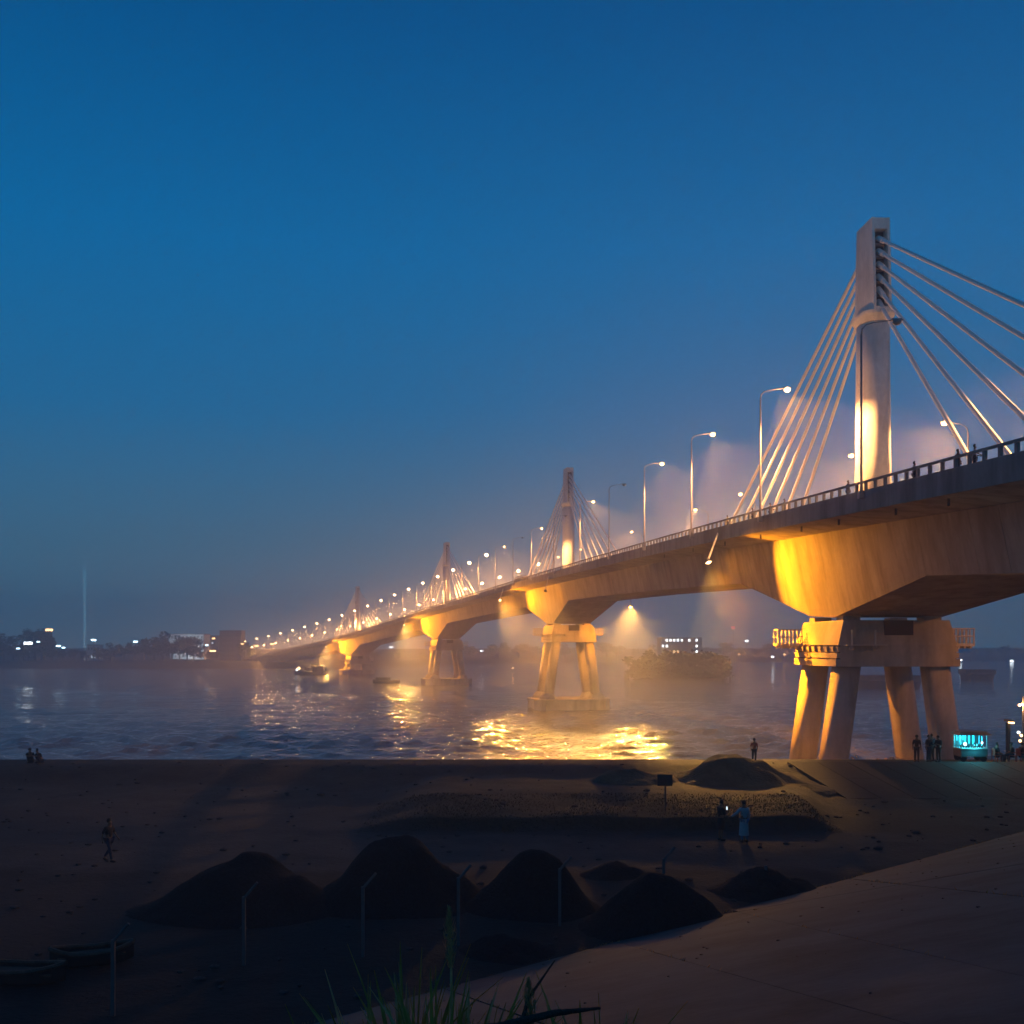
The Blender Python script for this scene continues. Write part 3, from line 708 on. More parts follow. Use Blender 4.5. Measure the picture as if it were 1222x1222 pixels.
# litter and grit on the slope (uncountable)
b = NB()
for k in range(230):
    q = uv(random.uniform(-14, 45), random.uniform(0.2, 15)); sz = random.uniform(.01, .035)*(2 if random.random() < .06 else 1)
    bmesh.ops.create_icosphere(b, subdivisions=1, radius=sz, matrix=Matrix.Translation(q+Vector((0, 0, sz*.3))) @ Matrix.Diagonal((random.uniform(.8, 1.8), 1, .5, 1)))
obj('debris', b, M['wood'], kind='stuff')
# weeds growing out of the joints and along the toe (uncountable)
b = NB()
for k in range(2600):
    if random.random() < .85: q = uv(random.uniform(-20, 50), random.gauss(-.1, .16))
    else:
        A, d = random.choice(lines); q = A+d*random.uniform(-9, 16); 
        if not 0 < (Vector((q.x, q.y))-TOE).dot(UPH) < 20: continue
        q = Vector((q.x, q.y, slabz(q.x, q.y)-.02))
    if noise.noise(q*.45) < -.02: continue
    a = random.uniform(0, 6.28); h = random.uniform(.03, .10); dx, dy = math.cos(a)*.012, math.sin(a)*.012
    b.faces.new([b.verts.new(q+Vector((-dx, -dy, 0))), b.verts.new(q+Vector((dx, dy, 0))), b.verts.new(q+Vector((random.uniform(-.07, .07), random.uniform(-.07, .07), h)))])
obj('weeds', b, M['grassblade'], kind='stuff')

# ------------------------------------------------------------------ fence posts with bent tops
FPOSTS = [(135, 1212, 1.0), (291, 1152, 1.05), (433, 1142, 1.1), (547, 1128, 1.1), (668, 1105, 1.0), (792, 1094, 1.05), (914, 1066, 0.55)]
FL = ['bent-top concrete fence post standing alone at the lower left', 'bent-top fence post in front of the leftmost gravel heap', 'bent-top fence post in front of the tallest gravel heap',
      'bent-top fence post just right of the dry reed plume', 'bent-top fence post in front of the middle gravel heap', 'bent-top fence post in front of the steep gravel heap', 'short broken fence post by the rightmost gravel heap']
M['post'] = mat('pale_post_concrete', (0.085, 0.09, 0.09), 0.85, 0.15, 4)
for (px, py, h), lb in zip(FPOSTS, FL):
    q = onz(px, py, GZ); q.z = GZ-0.15; t = thing('fence_post', lb, 'fence post', q, 0, 'bent-top fence posts')
    hh = h*1.75
    b = NB(); box(b, (0, 0, 0), (0.085, 0.085, hh+0.15)); obj('post', b, M['post'], t)
    if h > 0.6:
        b = NB(); tube(b, [(0, 0, hh+0.1), (0.36, 0, hh+0.52)], 0.042, 6); obj('bent_arm', b, M['post'], t)

# ------------------------------------------------------------------ people
def skin_mesh(verts, edges, radii, sub=1):
    me = bpy.data.meshes.new('tmp'); me.from_pydata([Vector(v) for v in verts], edges, [])
    o = bpy.data.objects.new('tmp', me); C.objects.link(o)
    md = o.modifiers.new('s', 'SKIN'); md.use_smooth_shade = True
    sk = me.skin_vertices[0].data if me.skin_vertices else None
    if sk is None:
        raise RuntimeError('no skin layer')
    for i, r in enumerate(radii): sk[i].radius = (r, r) if not isinstance(r, tuple) else r
    sk[0].use_root = True
    s2 = o.modifiers.new('d', 'SUBSURF'); s2.levels = sub; s2.render_levels = sub
    dg = bpy.context.evaluated_depsgraph_get(); ev = o.evaluated_get(dg); m2 = bpy.data.meshes.new_from_object(ev)
    bpy.data.objects.remove(o); bpy.data.meshes.remove(me); return m2
def pose_joints(pose):
    J = dict(pelvis=(0, 0, .95), spine=(0, 0, 1.15), chest=(0, 0, 1.36), neck=(0, -.01, 1.49), head0=(0, -.02, 1.57), head1=(0, -.03, 1.68))
    for s, k in ((-1, 'l'), (1, 'r')):
        J['sh'+k] = (s*.18, 0, 1.41); J['el'+k] = (s*.235, .02, 1.13); J['wr'+k] = (s*.25, -.05, .90); J['ha'+k] = (s*.25, -.07, .83)
        J['hi'+k] = (s*.09, 0, .90); J['kn'+k] = (s*.10, -.02, .50); J['an'+k] = (s*.105, .02, .09); J['to'+k] = (s*.12, -.15, .035)
    if pose == 'walk':
        J['knl'] = (-.09, -.14, .52); J['anl'] = (-.09, -.22, .10); J['tol'] = (-.09, -.39, .05)
        J['knr'] = (.09, .04, .50); J['anr'] = (.09, .30, .17); J['tor'] = (.09, .17, .04)
        J['ell'] = (-.24, .12, 1.16); J['wrl'] = (-.25, .12, .92); J['hal'] = (-.25, .11, .84)
        J['elr'] = (.24, -.08, 1.15); J['wrr'] = (.24, -.24, .97); J['har'] = (.24, -.30, .92)
    if pose == 'phone':
        J['elr'] = (.24, -.06, 1.12); J['wrr'] = (.13, -.28, 1.18); J['har'] = (.10, -.34, 1.22)
        J['ell'] = (-.24, -.06, 1.12); J['wrl'] = (-.12, -.26, 1.12); J['hal'] = (-.07, -.31, 1.15); J['head0'] = (0, -.05, 1.56); J['head1'] = (0, -.09, 1.66)
    if pose == 'lean':
        for s, k in ((-1, 'l'), (1, 'r')): J['el'+k] = (s*.26, -.12, 1.18); J['wr'+k] = (s*.16, -.34, 1.10); J['ha'+k] = (s*.14, -.41, 1.09)
    if pose == 'arm':
        J['elr'] = (.36, -.04, 1.22); J['wrr'] = (.52, -.18, 1.08); J['har'] = (.57, -.24, 1.05)
    if pose == 'sit':
        dz = -.47
        for k in list(J):
            if k[:2] not in ('kn', 'an', 'to'): J[k] = (J[k][0], J[k][1], J[k][2]+dz)
        for s, k in ((-1, 'l'), (1, 'r')):
            J['hi'+k] = (s*.1, -.02, .44); J['kn'+k] = (s*.13, -.45, .47); J['an'+k] = (s*.13, -.42, .09); J['to'+k] = (s*.13, -.58, .035)
            J['el'+k] = (s*.25, -.07, .68); J['wr'+k] = (s*.17, -.28, .58); J['ha'+k] = (s*.14, -.35, .56)
        for k in ('neck', 'head0', 'head1', 'chest'): J[k] = (J[k][0], J[k][1]-.05, J[k][2])
    if pose == 'squat':
        for k in list(J):
            if k[:2] not in ('kn', 'an', 'to'): J[k] = (J[k][0], J[k][1], J[k][2]-.78)
        for k in ('spine', 'chest', 'neck', 'head0', 'head1'): J[k] = (0, J[k][1]-{'spine': .06, 'chest': .16, 'neck': .22, 'head0': .25, 'head1': .28}[k], J[k][2])
        for s, k in ((-1, 'l'), (1, 'r')):
            J['sh'+k] = (s*.18, -.16, J['sh'+k][2]); J['hi'+k] = (s*.1, 0, .14); J['kn'+k] = (s*.14, -.34, .50); J['an'+k] = (s*.12, -.14, .08); J['to'+k] = (s*.12, -.32, .03)
            J['el'+k] = (s*.22, -.36, .50); J['wr'+k] = (s*.08, -.46, .50); J['ha'+k] = (s*.03, -.50, .50)
    return J
RAD = dict(pelvis=.125, spine=.115, chest=.14, neck=.055, head0=.075, head1=.092, sh=.062, el=.042, wr=.028, ha=.034, hi=.088, kn=.058, an=.04, to=.036)
def person(label, loc, rz, pose='stand', h=1.72, top='black_cloth', bottom='navy_cloth', wear='shirt', group=None, phone=False, skirt=False):
    J = pose_joints(pose); s_ = h/1.75
    t = thing('person', label, 'person', loc, rz, group)
    def build(name, chains, grow, m, parent, extra=None):
        vs, es, rs, idx = [], [], [], {}
        def vi(k):
            if k not in idx: idx[k] = len(vs); vs.append(Vector(J[k])*s_); rs.append((RAD.get(k) or RAD[k[:2]])*s_+grow)
            return idx[k]
        for ch in chains:
            for a, c in zip(ch, ch[1:]): es.append((vi(a), vi(c)))
        if extra:
            for parent_k, p, r in extra:
                i = vi(parent_k) if isinstance(parent_k, str) else parent_k
                vs.append(Vector(p)*s_); rs.append(r*s_); es.append((i, len(vs)-1))
        me = skin_mesh(vs, es, rs); me.name = name; me.materials.append(M[m]); o = bpy.data.objects.new(name, me); C.objects.link(o); o.parent = parent; return o
    body = [('pelvis', 'spine', 'chest', 'neck', 'head0', 'head1')]
    for k in 'lr': body += [('chest', 'sh'+k, 'el'+k, 'wr'+k, 'ha'+k), ('pelvis', 'hi'+k, 'kn'+k, 'an'+k, 'to'+k)]
    ex = [('head0', Vector(J['head0'])+Vector((0, -.11, .03)), .016)]
    for k, sg in (('l', -1), ('r', 1)):
        w = Vector(J['wr'+k]); hnd = Vector(J['ha'+k]); d = (hnd-w).normalized(); side = d.cross(Vector((sg*1.0, 0, 0))); side = side.normalized() if side.length > .1 else Vector((0, 1, 0))
        curl = Vector((-sg, 0, 0))
        for j, ln in enumerate((.075, .085, .080, .062)):
            base = hnd+side*(j-1.5)*.018; ex.append(('ha'+k, base+d*ln*.8+curl*.012, .008))
        ex.append(('ha'+k, w.lerp(hnd, .6)+side*(-.055)+d*.02+curl*.01, .009))
    build('body', body, 0, 'skin', t, ex)
    if wear == 'shirt' or wear == 'robe':
        ch = [('pelvis', 'spine', 'chest')]
        for k in 'lr': ch.append(('chest', 'sh'+k, 'el'+k))
        if wear == 'robe':
            for k in 'lr': ch[-1 if k == 'r' else -2] = ('chest', 'sh'+k, 'el'+k, 'wr'+k)
        build('robe' if wear == 'robe' else 'shirt', ch, .022, top, t)
    if wear == 'robe' or skirt:
        zl = .30 if wear == 'robe' else .50
        b = NB(); rings = []
        for z, ru, rv in ((1.0, .17, .13), (.8, .19, .15), (.55, .20, .17), (zl, .22, .19)):
            rings.append([b.verts.new(Vector((math.cos(a*math.pi/7)*ru*(1+.08*math.sin(a*3)), math.sin(a*math.pi/7)*rv*(1+.08*math.cos(a*2.1)), z))*s_) for a in range(14)])
        for A, B in zip(rings, rings[1:]):
            for k in range(14): b.faces.new((A[k], B[k], B[(k+1) % 14], A[(k+1) % 14]))
        obj('skirt' if skirt else 'robe_skirt', b, M[top], t, smooth=True)
    if not skirt:
        ch = []
        for k in 'lr': ch.append(('pelvis', 'hi'+k, 'kn'+k, 'an'+k))
        build('trousers', ch, .018, bottom, t)
    b = NB(); hc = Vector(J['head1'])*s_+Vector((0, .018, .015)); ball(b, hc, .105*s_, 12, 8)
    for v in [v for v in b.verts if v.co.y < hc.y-.045 and v.co.z < hc.z+.045]: v.co.y += .05
    obj('hair', b, M['hair'], t, smooth=True)
    for k in 'lr':
        b = NB(); a = Vector(J['an'+k])*s_; c = Vector(J['to'+k])*s_; tube(b, [Vector((a.x, a.y+.04, .045+max(0, a.z-.1)*.8)), Vector((a.x, (a.y+c.y)/2, .05)), Vector((c.x, c.y, .04))], [.05, .052, .042], 8); obj('shoe', b, M['black_cloth'], t, smooth=True)
    if phone:
        p = (Vector(J['har'])+Vector((-.02, -.03, .06)))*s_
        b = NB(); box(b, p, (.09, .02, .16)); ph = obj('phone', b, M['iron'], None); ph.parent = t
        b = NB(); box(b, p+Vector((0, .012, .01)), (.08, .006, .14)); q = obj('phone_screen', b, M['e_phone'], ph)
    return t
def ground_at(px, py, z0=GZ):
    q = onz(px, py, z0); q.z = gz(q.x, q.y); q = onz(px, py, q.z); return q
DT = GZ+1.0   # top of the dyke
def on_dyke(px, Y=67.5):
    Y = 66.2+(Y-68)*0.35
    x = (px-611)/F*Y; return Vector((x, Y, gz(x, Y)))
G = 'people on the riverside'
q = ground_at(860, 1003); person('person in black top and short skirt looking at a glowing phone', q, R(110), 'phone', 1.78, 'black_cloth', 'black_cloth', 'shirt', G, True, True)
q = ground_at(888, 1005); person('person in pale long robe and blue trousers seen from behind', q, R(200), 'arm', 1.80, 'pale_cloth', 'blue_cloth', 'robe', G)
q = ground_at(130, 1028); person('person in dark clothes walking alone across the left yard', q, R(70), 'walk', 1.68, 'black_cloth', 'navy_cloth', 'shirt', G)
person('person standing alone on the dyke left of the nearest pier', on_dyke(900, 66.5), R(160), 'stand', 1.56, 'maroon_cloth', 'black_cloth', 'shirt', G)
person('person in dark clothes squatting on the dyke at far left', on_dyke(37, 66.6), R(10), 'squat', 1.72, 'black_cloth', 'black_cloth', 'shirt', G)
person('person squatting close beside the leftmost one on the dyke', on_dyke(49, 66.5), R(-40), 'squat', 1.66, 'black_cloth', 'navy_cloth', 'shirt', G)
person('person standing apart, leftmost of the group before the right pier legs', on_dyke(1094, 68), R(150), 'stand', 1.72, 'black_cloth', 'black_cloth', 'shirt', G)
person('person with arms held out, second in the group by the pier legs', on_dyke(1108, 68.5), R(30), 'arm', 1.72, 'black_cloth', 'navy_cloth', 'shirt', G)
person('person in dark clothes in the middle of the standing group', on_dyke(1112, 69.3), R(200), 'stand', 1.76, 'navy_cloth', 'black_cloth', 'shirt', G)
person('person standing at the right of the group beside the glowing kiosk', on_dyke(1120, 68.2), R(-60), 'phone', 1.70, 'black_cloth', 'black_cloth', 'shirt', G)
# seated people on chairs right of the kiosk
def chair(label, loc, rz):
    t = thing('plastic_chair', label, 'chair', loc, rz, 'plastic chairs by the kiosk')
    b = NB(); box(b, (0, 0, .41), (.44, .44, .04)); obj('seat', b, M['plastic_red'], t)
    b = NB(); box(b, (0, .21, .46), (.42, .04, .42), 0, (.85, 1)); obj('backrest', b, M['plastic_red'], t)
    for x in (-.19, .19):
        for y in (-.19, .19): b = NB(); box(b, (x, y, 0), (.045, .045, .41)); obj('leg', b, M['plastic_red'], t)
        b = NB(); box(b, (x*1.08, 0, .62), (.05, .42, .035)); obj('armrest', b, M['plastic_red'], t)
    return t
for px, rz, la, lb in ((1189, 95, 'dark plastic chair just right of the glowing kiosk', 'person seated on a chair just right of the glowing kiosk'),
                       (1208, 250, 'dark plastic chair, middle of the three right of kiosk', 'person seated on the middle chair facing the kiosk'),
                       (1219, 100, 'dark plastic chair at the right edge beyond the kiosk', 'person seated on the chair at the right edge')):
    q = on_dyke(px, 68); chair(la, q, R(rz)); person(lb, q, R(rz), 'sit', 1.7, 'black_cloth', 'navy_cloth', 'shirt', G)
# people on the bridge footway
def deck_pt(px, off=-10.1):
    lo, hi = 45.0, 400.0
    for _ in range(50):
        m_ = (lo+hi)/2; p = bp(m_, off, -0.42)
        if 611+F*p.x/p.y > px: lo = m_
        else: hi = m_
    return p
G3 = 'people on the bridge footway'
for px, rz, ps, tp, lb in ((1091, 90, 'stand', 'pale_cloth', 'person behind the railing just right of the nearest pylon'),
        (1143, 100, 'arm', 'maroon_cloth', 'person in dark red at the railing below the lowest right cable'),
        (1163, 80, 'lean', 'pale_cloth', 'person in pale shirt leaning on railing beside the right cable foot'),
        (1012, 100, 'stand', 'maroon_cloth', 'small person on the footway left of the nearest pylon foot'),
        (936, 70, 'stand', 'black_cloth', 'person on the footway among the left cables, right of lamp pole'),
        (919, 95, 'lean', 'maroon_cloth', 'person leaning on the railing right beside the second lamp pole'),
        (898, 90, 'stand', 'black_cloth', 'person in dark clothes left of the second lamp pole'),
        (868, 90, 'arm', 'yellow_cloth', 'person in bright yellow vest on the bridge by left cable feet')):
    person(lb, deck_pt(px), R(rz), ps, 1.70, tp, 'navy_cloth', 'shirt', G3)

# ------------------------------------------------------------------ glowing kiosk
q = on_dyke(1158, 69.5); t = thing('snack_kiosk', 'small roofed snack kiosk glowing with cyan lights by the right pier leg', 'kiosk', q); t.scale = (.82, .9, .97)
b = NB(); box(b, (0, 0, .35), (2.1, 1.3, .5)); obj('cart_body', b, M['iron'], t)
b = NB(); box(b, (0, -.02, .86), (2.25, 1.4, .06)); obj('counter', b, M['steel'], t)
for x in (-1.0, 1.0):
    for y in (-.6, .6): b = NB(); box(b, (x, y, .3), (.06, .06, 1.5)); obj('corner_post', b, M['steel'], t)
b = NB(); box(b, (0, 0, 1.8), (2.7, 1.8, .22), 0, (.72, .6)); obj('roof', b, M['roof'], t)
b = NB(); box(b, (0, .57, .9), (1.95, .04, .9)); obj('back_panel', b, M['iron'], t)
for k in range(11):
    h = random.uniform(.25, .8); b = NB(); box(b, (-.85+.17*k+random.uniform(-.04, .04), random.choice((-.5, .3, .5)), 1.72-h), (random.uniform(.02, .05), .03, h)); obj('light_strip', b, M['e_cyan'], t)
for k in range(9):
    b = NB(); tube(b, [(-.85+.21*k, -.2, .92), (-.85+.21*k, -.2, 1.12+.1*random.random())], [.06, .04], 8); obj('jar', b, M['glass'], t)
b = NB(); ball(b, (-.72, -.62, 1.2), .11); obj('lamp', b, M['e_cyanhot'], t)
b = NB(); ball(b, (.62, -.62, 1.28), .07); obj('lamp', b, M['e_cyanhot'], t)
for x in (-.8, .8):
    for y in (-.5, .5):
        b = NB(); bmesh.ops.create_cone(b, cap_ends=True, segments=18, radius1=.28, radius2=.28, depth=.07, matrix=Matrix.Translation((x, y, .28)) @ Matrix.Rotation(R(90), 4, 'X')); obj('wheel', b, M['rubber'], t)
point(t, (0, -.9, 1.2), 150, (.05, .8, 1), .15); point(t, (-.5, 0, 1.5), 90, (.05, .8, 1), .1)

# lamp post with warm bulbs at the right edge
q = on_dyke(1221, 71); t = thing('bulb_post', 'post hung with warm bulbs at the right edge of the dyke', 'lamp post', q)
b = NB(); tube(b, [(0, 0, 0), (0, 0, 4.2)], .05, 8); obj('pole', b, M['iron'], t)
for k, (dx, z, w) in enumerate(((-.25, 3.7, 'e_warm'), (-.05, 3.75, 'e_warm'), (-.3, 1.9, 'e_white'), (-.12, 1.7, 'e_warm'), (-.2, 1.35, 'e_warm'))):
    b = NB(); tube(b, [(0, 0, z+.1), (dx, 0, z)], .015, 6); obj('bracket', b, M['iron'], t)
    b = NB(); ball(b, (dx, 0, z-.08), .09); obj('bulb', b, M[w], t)
point(t, (-.2, -.2, 3.6), 400, LAMPC, .1)

# signboard on the terrace
q = ground_at(794, 978, GZ+.6); t = thing('signboard', 'small dark signboard on a thin post before the sand heaps', 'sign', q)
b = NB(); box(b, (0, 0, -.1), (.07, .07, 2.25)); obj('post', b, M['iron'], t)
b = NB(); box(b, (-.03, -.05, 1.62), (.72, .03, .55)); obj('board', b, M['sign'], t)

# bushes lit at the foot of the nearest pier
def leafcloud(n, rx, ry, rz_, size, clumps=10, seed=0):
    rnd = random.Random(seed); b = NB(); cs = []
    for _ in range(clumps):
        a = rnd.uniform(0, 6.28); r = rnd.random()**.5*.75; z = rnd.uniform(-.7, .8)
        cs.append((math.cos(a)*r*rx, math.sin(a)*r*ry, z*rz_, rnd.uniform(.28, .5)))
    for k in range(n):
        c = rnd.choice(cs); d = Vector((rnd.gauss(0, 1), rnd.gauss(0, 1), rnd.gauss(0, 1))).normalized()*(rnd.random()**.4)*c[3]
        p = Vector((c[0]+d.x*rx, c[1]+d.y*ry, c[2]+d.z*rz_)); u = Vector((rnd.gauss(0, 1), rnd.gauss(0, 1), rnd.gauss(0, .6))).normalized(); v = u.cross(Vector((rnd.gauss(0, 1), rnd.gauss(0, 1), rnd.gauss(0, 1)))).normalized()
        s = size*rnd.uniform(.6, 1.4); b.faces.new([b.verts.new(p+u*s), b.verts.new(p+v*s*.6), b.verts.new(p-u*s), b.verts.new(p-v*s*.6)])
    return b
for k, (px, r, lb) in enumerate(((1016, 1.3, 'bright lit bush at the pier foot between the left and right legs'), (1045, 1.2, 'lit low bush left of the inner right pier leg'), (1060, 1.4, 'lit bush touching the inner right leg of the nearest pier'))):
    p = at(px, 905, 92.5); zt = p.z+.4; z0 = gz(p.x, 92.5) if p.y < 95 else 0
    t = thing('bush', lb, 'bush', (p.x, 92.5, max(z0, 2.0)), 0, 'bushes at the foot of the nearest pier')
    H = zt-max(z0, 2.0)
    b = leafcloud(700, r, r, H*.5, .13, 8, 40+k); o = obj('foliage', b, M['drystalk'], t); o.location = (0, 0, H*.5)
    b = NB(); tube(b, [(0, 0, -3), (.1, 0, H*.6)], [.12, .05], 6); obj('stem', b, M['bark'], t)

# ------------------------------------------------------------------ reeds in the foreground
def reed(label, px, topy, Y, kind, lean=0.0, seed=0, basez=None, group='reeds at the slope edge'):
    x = (px-611)/F*Y; z0 = slabz(x, Y)-0.05; top = CAMZ+(771-topy)/F*Y; H = max(.3, top-z0)
    t = thing('reed', label, 'reed', (x, Y, z0), 0, group); rnd = random.Random(seed)
    nb = {'plume': 22, 'tuft': 44, 'blade': 16}[kind]
    for k in range(nb):
        h = H*(rnd.uniform(.45, .97) if kind != 'plume' else rnd.uniform(.35, .8)); a = rnd.uniform(0, 6.28); sp = rnd.uniform(.02, .34)
        b = NB(); w = rnd.uniform(.007, .03); prev = None; dx, dy = math.cos(a), math.sin(a); bend = rnd.choice((0, 0, .0, .25))
        for j in range(8):
            u = j/7; off = sp*u*u*1.4+bend*max(0, u-.65)*1.6; zz = h*u-bend*max(0, u-.72)*1.2*h
            c = Vector((dx*off+lean*u*u*H*.3+dx*.04, dy*off, zz)); ww = w*(1-u**5)*(1-.45*u)+.0015; L_ = Vector((1, 0.5*dy, 0)).normalized()*ww
            v0, v1 = b.verts.new(c-L_), b.verts.new(c+L_)
            if prev: b.faces.new((prev[0], prev[1], v1, v0))
            prev = (v0, v1)
        obj('blade', b, M['grassblade' if rnd.random() < .75 else 'drystalk'], t)
    if kind == 'plume':
        b = NB(); tube(b, [(0, 0, 0), (lean*.05, 0, H*.5), (lean*.2, 0, H*.9)], [.012, .01, .006], 6); obj('stalk', b, M['drystalk'], t)
        b = NB()
        for k in range(420):
            u = rnd.random(); rr = .042*math.sin(math.pi*min(1, .12+u*.88))*rnd.random(); a = rnd.uniform(0, 6.28)
            c = Vector((lean*.2+math.cos(a)*rr-.012*u, math.sin(a)*rr, H*(.80+.2*u))); d = Vector((math.cos(a)*.012, math.sin(a)*.012, .035)); s = Vector((-math.sin(a), math.cos(a), 0))*.0035
            b.faces.new([b.verts.new(c-s), b.verts.new(c+s), b.verts.new(c+d)])
        obj('plume', b, M['drystalk'], t)
    return t
reed('reed clump with the tall pale plume at bottom centre', 540, 1086, 6.2, 'plume', -.05, 1)
reed('reed tuft of upright green blades left of the tall plume', 487, 1112, 6.4, 'tuft', .0, 2)
reed('thin sparse reed tuft at the left end of the reeds', 440, 1150, 6.6, 'blade', .02, 3)
reed('dense green reed tuft immediately right of the tall plume', 560, 1150, 6.0, 'tuft', .04, 4)
reed('brownish drooping reed with a short dry head right of centre', 628, 1172, 5.6, 'plume', .12, 5)
reed('leaning reed tuft between the plume and the drooping dry reed', 600, 1160, 6.1, 'blade', .3, 6)
reed('pair of thin upright reeds near the fallen branch tip', 695, 1160, 6.3, 'blade', .0, 7)
reed('short reed tuft at the right end of the reeds', 722, 1176, 6.2, 'blade', .05, 8)
reed('sparse reed tuft at bottom left of the reed row', 405, 1178, 6.5, 'blade', -.05, 9)
reed('green reed tuft close in front of the plume stalk', 520, 1140, 5.9, 'tuft', -.02, 10)
q1 = at(520, 1236, 5.2); q2 = at(716, 1203, 5.8)
b = NB(); tube(b, [q1, q1.lerp(q2, .35)+Vector((0, 0, -.01)), q1.lerp(q2, .7)+Vector((0, 0, .015)), q2], [.03, .026, .02, .008], 8)
br = obj('fallen_branch', b, M['bark'], smooth=True); tag(br, 'dark bare branch lying among the reeds at the bottom edge', 'branch')
q3 = at(630, 1192, 5.6); b = NB(); tube(b, [q1.lerp(q2, .5), q3, at(662, 1146, 5.7)], [.014, .01, .004], 6); obj('twig', b, M['bark'], br, smooth=True)

# ------------------------------------------------------------------ boats
def boat(label, loc, rz, L_, W_, H_, cabin=None, m='hull', group='boats on the river', lamp=None, name='wooden_boat'):
    t = thing(name, label, 'boat', loc, rz, group); b = NB(); n = 13; rings = []
    for i in range(n):
        u = i/(n-1)*2-1; w = W_/2*(1-abs(u)**2.6)+.03; sh = H_*(1+.35*u*u); ring = []
        for v in range(9):
            a = math.pi*v/8; ring.append(b.verts.new((u*L_/2, -math.cos(a)*w, sh-math.sin(a)**.6*sh*(1-.25*abs(u)**3))))
        rings.append(ring)
    for A, B in zip(rings, rings[1:]):
        for k in range(8): b.faces.new((A[k], A[k+1], B[k+1], B[k]))
    obj('hull', b, M[m], t, smooth=True)
    b = NB()
    for A in (-1, 1):
        pts = [(-L_/2+L_*i/12, A*(W_/2*(1-abs(i/6-1)**2.6)+.03), H_*(1+.35*(i/6-1)**2)) for i in range(13)]; tube(b, pts, .06*max(1, H_), 6)
    obj('gunwale', b, M['wood'], t)
    b = NB(); box(b, (0, 0, H_*.7), (L_*.8, W_*.75, .05)); obj('deck', b, M['wood'], t)
    if cabin:
        x, l, w, h = cabin; b = NB(); box(b, (x, 0, H_*.72), (l, w, h), 0, (.95, .92)); cb = obj('cabin', b, M[m], t)
        b = NB(); box(b, (x, 0, H_*.72+h), (l*1.1, w*1.1, .12*max(1, h/3))); obj('cabin_roof', b, M['roof'], cb)
        for k in range(max(2, int(l/1.6))):
            b = NB(); box(b, (x-l/2+.8+1.5*k, -w/2, H_*.72+h*.45), (.8, .1, h*.3)); obj('window', b, M['glass'], cb)
        b = NB(); tube(b, [(x, 0, H_*.72+h), (x, 0, H_*.72+h+max(1.5, h))], .06*max(1, h/3), 6); obj('mast', b, M['iron'], t)
    if lamp:
        for (lx, lz, r, mm) in lamp: b = NB(); ball(b, (lx, -W_/2-.1, lz), r); obj('lamp', b, M[mm], t)
    return t
p = onz(461, 816, 0); boat('low wooden boat loaded high, moored left of the third pier', (p.x, p.y, -.3), R(-12), 12, 3.2, 1.6, (-1.5, 6, 2.4, 1.8), 'wood')
p = onz(372, 806, 0); boat('dark fishing boat with wheelhouse left of the fourth pier', (p.x, p.y, -.3), R(4), 18, 5, 2.2, (3.5, 6, 3.6, 3.8), 'hull', lamp=((-6.5, 4.2, .8, 'e_warm'), (-7.6, 3.4, .45, 'e_white')))
p = onz(361, 802, 0)+Vector((0, 40, 0)); t = boat('small vessel with a cold white floodlit mast below the far bridge end', (p.x, p.y, -.3), R(0), 14, 4.5, 2, (0, 5, 3.4, 3), 'hull', lamp=((-2.0, 11, 1.1, 'e_white'), (1.2, 12.2, .8, 'e_cool'), (3.6, 10.4, .5, 'e_cool')))
point(t, (0, -3, 11), 90000, (.6, .9, 1), .5)
# larger moored vessels beyond the bridge
def ship(label, px0, px1, boty, topy, lights=False):
    p0 = onz(px0, boty, 0); p1 = onz(px1, boty, 0); c = (p0+p1)/2; L_ = (p1-p0).length; H = (boty-topy)/F*c.y
    t = thing('moored_barge', label, 'barge', (c.x, c.y+6, 0), 0, 'barges moored beyond the bridge')
    b = NB(); hh = min(5.5, H*.55); prof = []
    for i in range(13):
        u = i/12*2-1; prof.append((u*L_/2, 6*(1-abs(u)**4)+.2))
    up = [b.verts.new((x, -w, hh+abs(x)/L_*1.5)) for x, w in prof]+[b.verts.new((x, w, hh+abs(x)/L_*1.5)) for x, w in prof[::-1]]
    lo = [b.verts.new((x*.93, -w*.8, -.5)) for x, w in prof]+[b.verts.new((x*.93, w*.8, -.5)) for x, w in prof[::-1]]
    for k in range(len(up)): b.faces.new((lo[k], lo[(k+1) % len(up)], up[(k+1) % len(up)], up[k]))
    b.faces.new(up); bmesh.ops.recalc_face_normals(b, faces=b.faces); obj('hull', b, M['hull'], t)
    n = max(1, int((H-hh)/3.2)); lv = (H-hh)/n
    for k in range(n):
        w = L_*(.84-.04*k); b = NB(); box(b, (-L_*.01*k, 0, hh+lv*k+.003), (w, 9-.7*k, lv*.98)); dk = obj('deckhouse', b, M['hull' if not lights else 'wall_dark'], t)
        b = NB(); box(b, (-L_*.01*k, 0, hh+lv*(k+1)-.12), (w+.8, 9.8-.7*k, .12)); obj('deck_edge', b, M['wall_dark'], dk)
        for j in range(int(w/2.4)):
            b = NB(); box(b, (-w/2-L_*.01*k+1.4+2.4*j, -(9-.7*k)/2, hh+lv*k+lv*.4), (1.2, .12, lv*.32)); obj('window', b, M['glass'], dk)
    return t, L_, H
t, L_, H = p0 = onz(756, 811, 0); p1 = onz(866, 811, 0); cI = (p0+p1)/2
mb = mound('mud_bank', (cI.x, cI.y+9, -0.4), 27, 12, 3.0, M['mud'], 31, .3); mb['kind'] = 'structure'
ISLET = (cI, (p1-p0).length)
ship('low dark barge seen between the legs of the nearest pier', 1012, 1108, 822, 806)
ship('small dark moored barge right of the nearest pier', 1152, 1194, 812, 799)
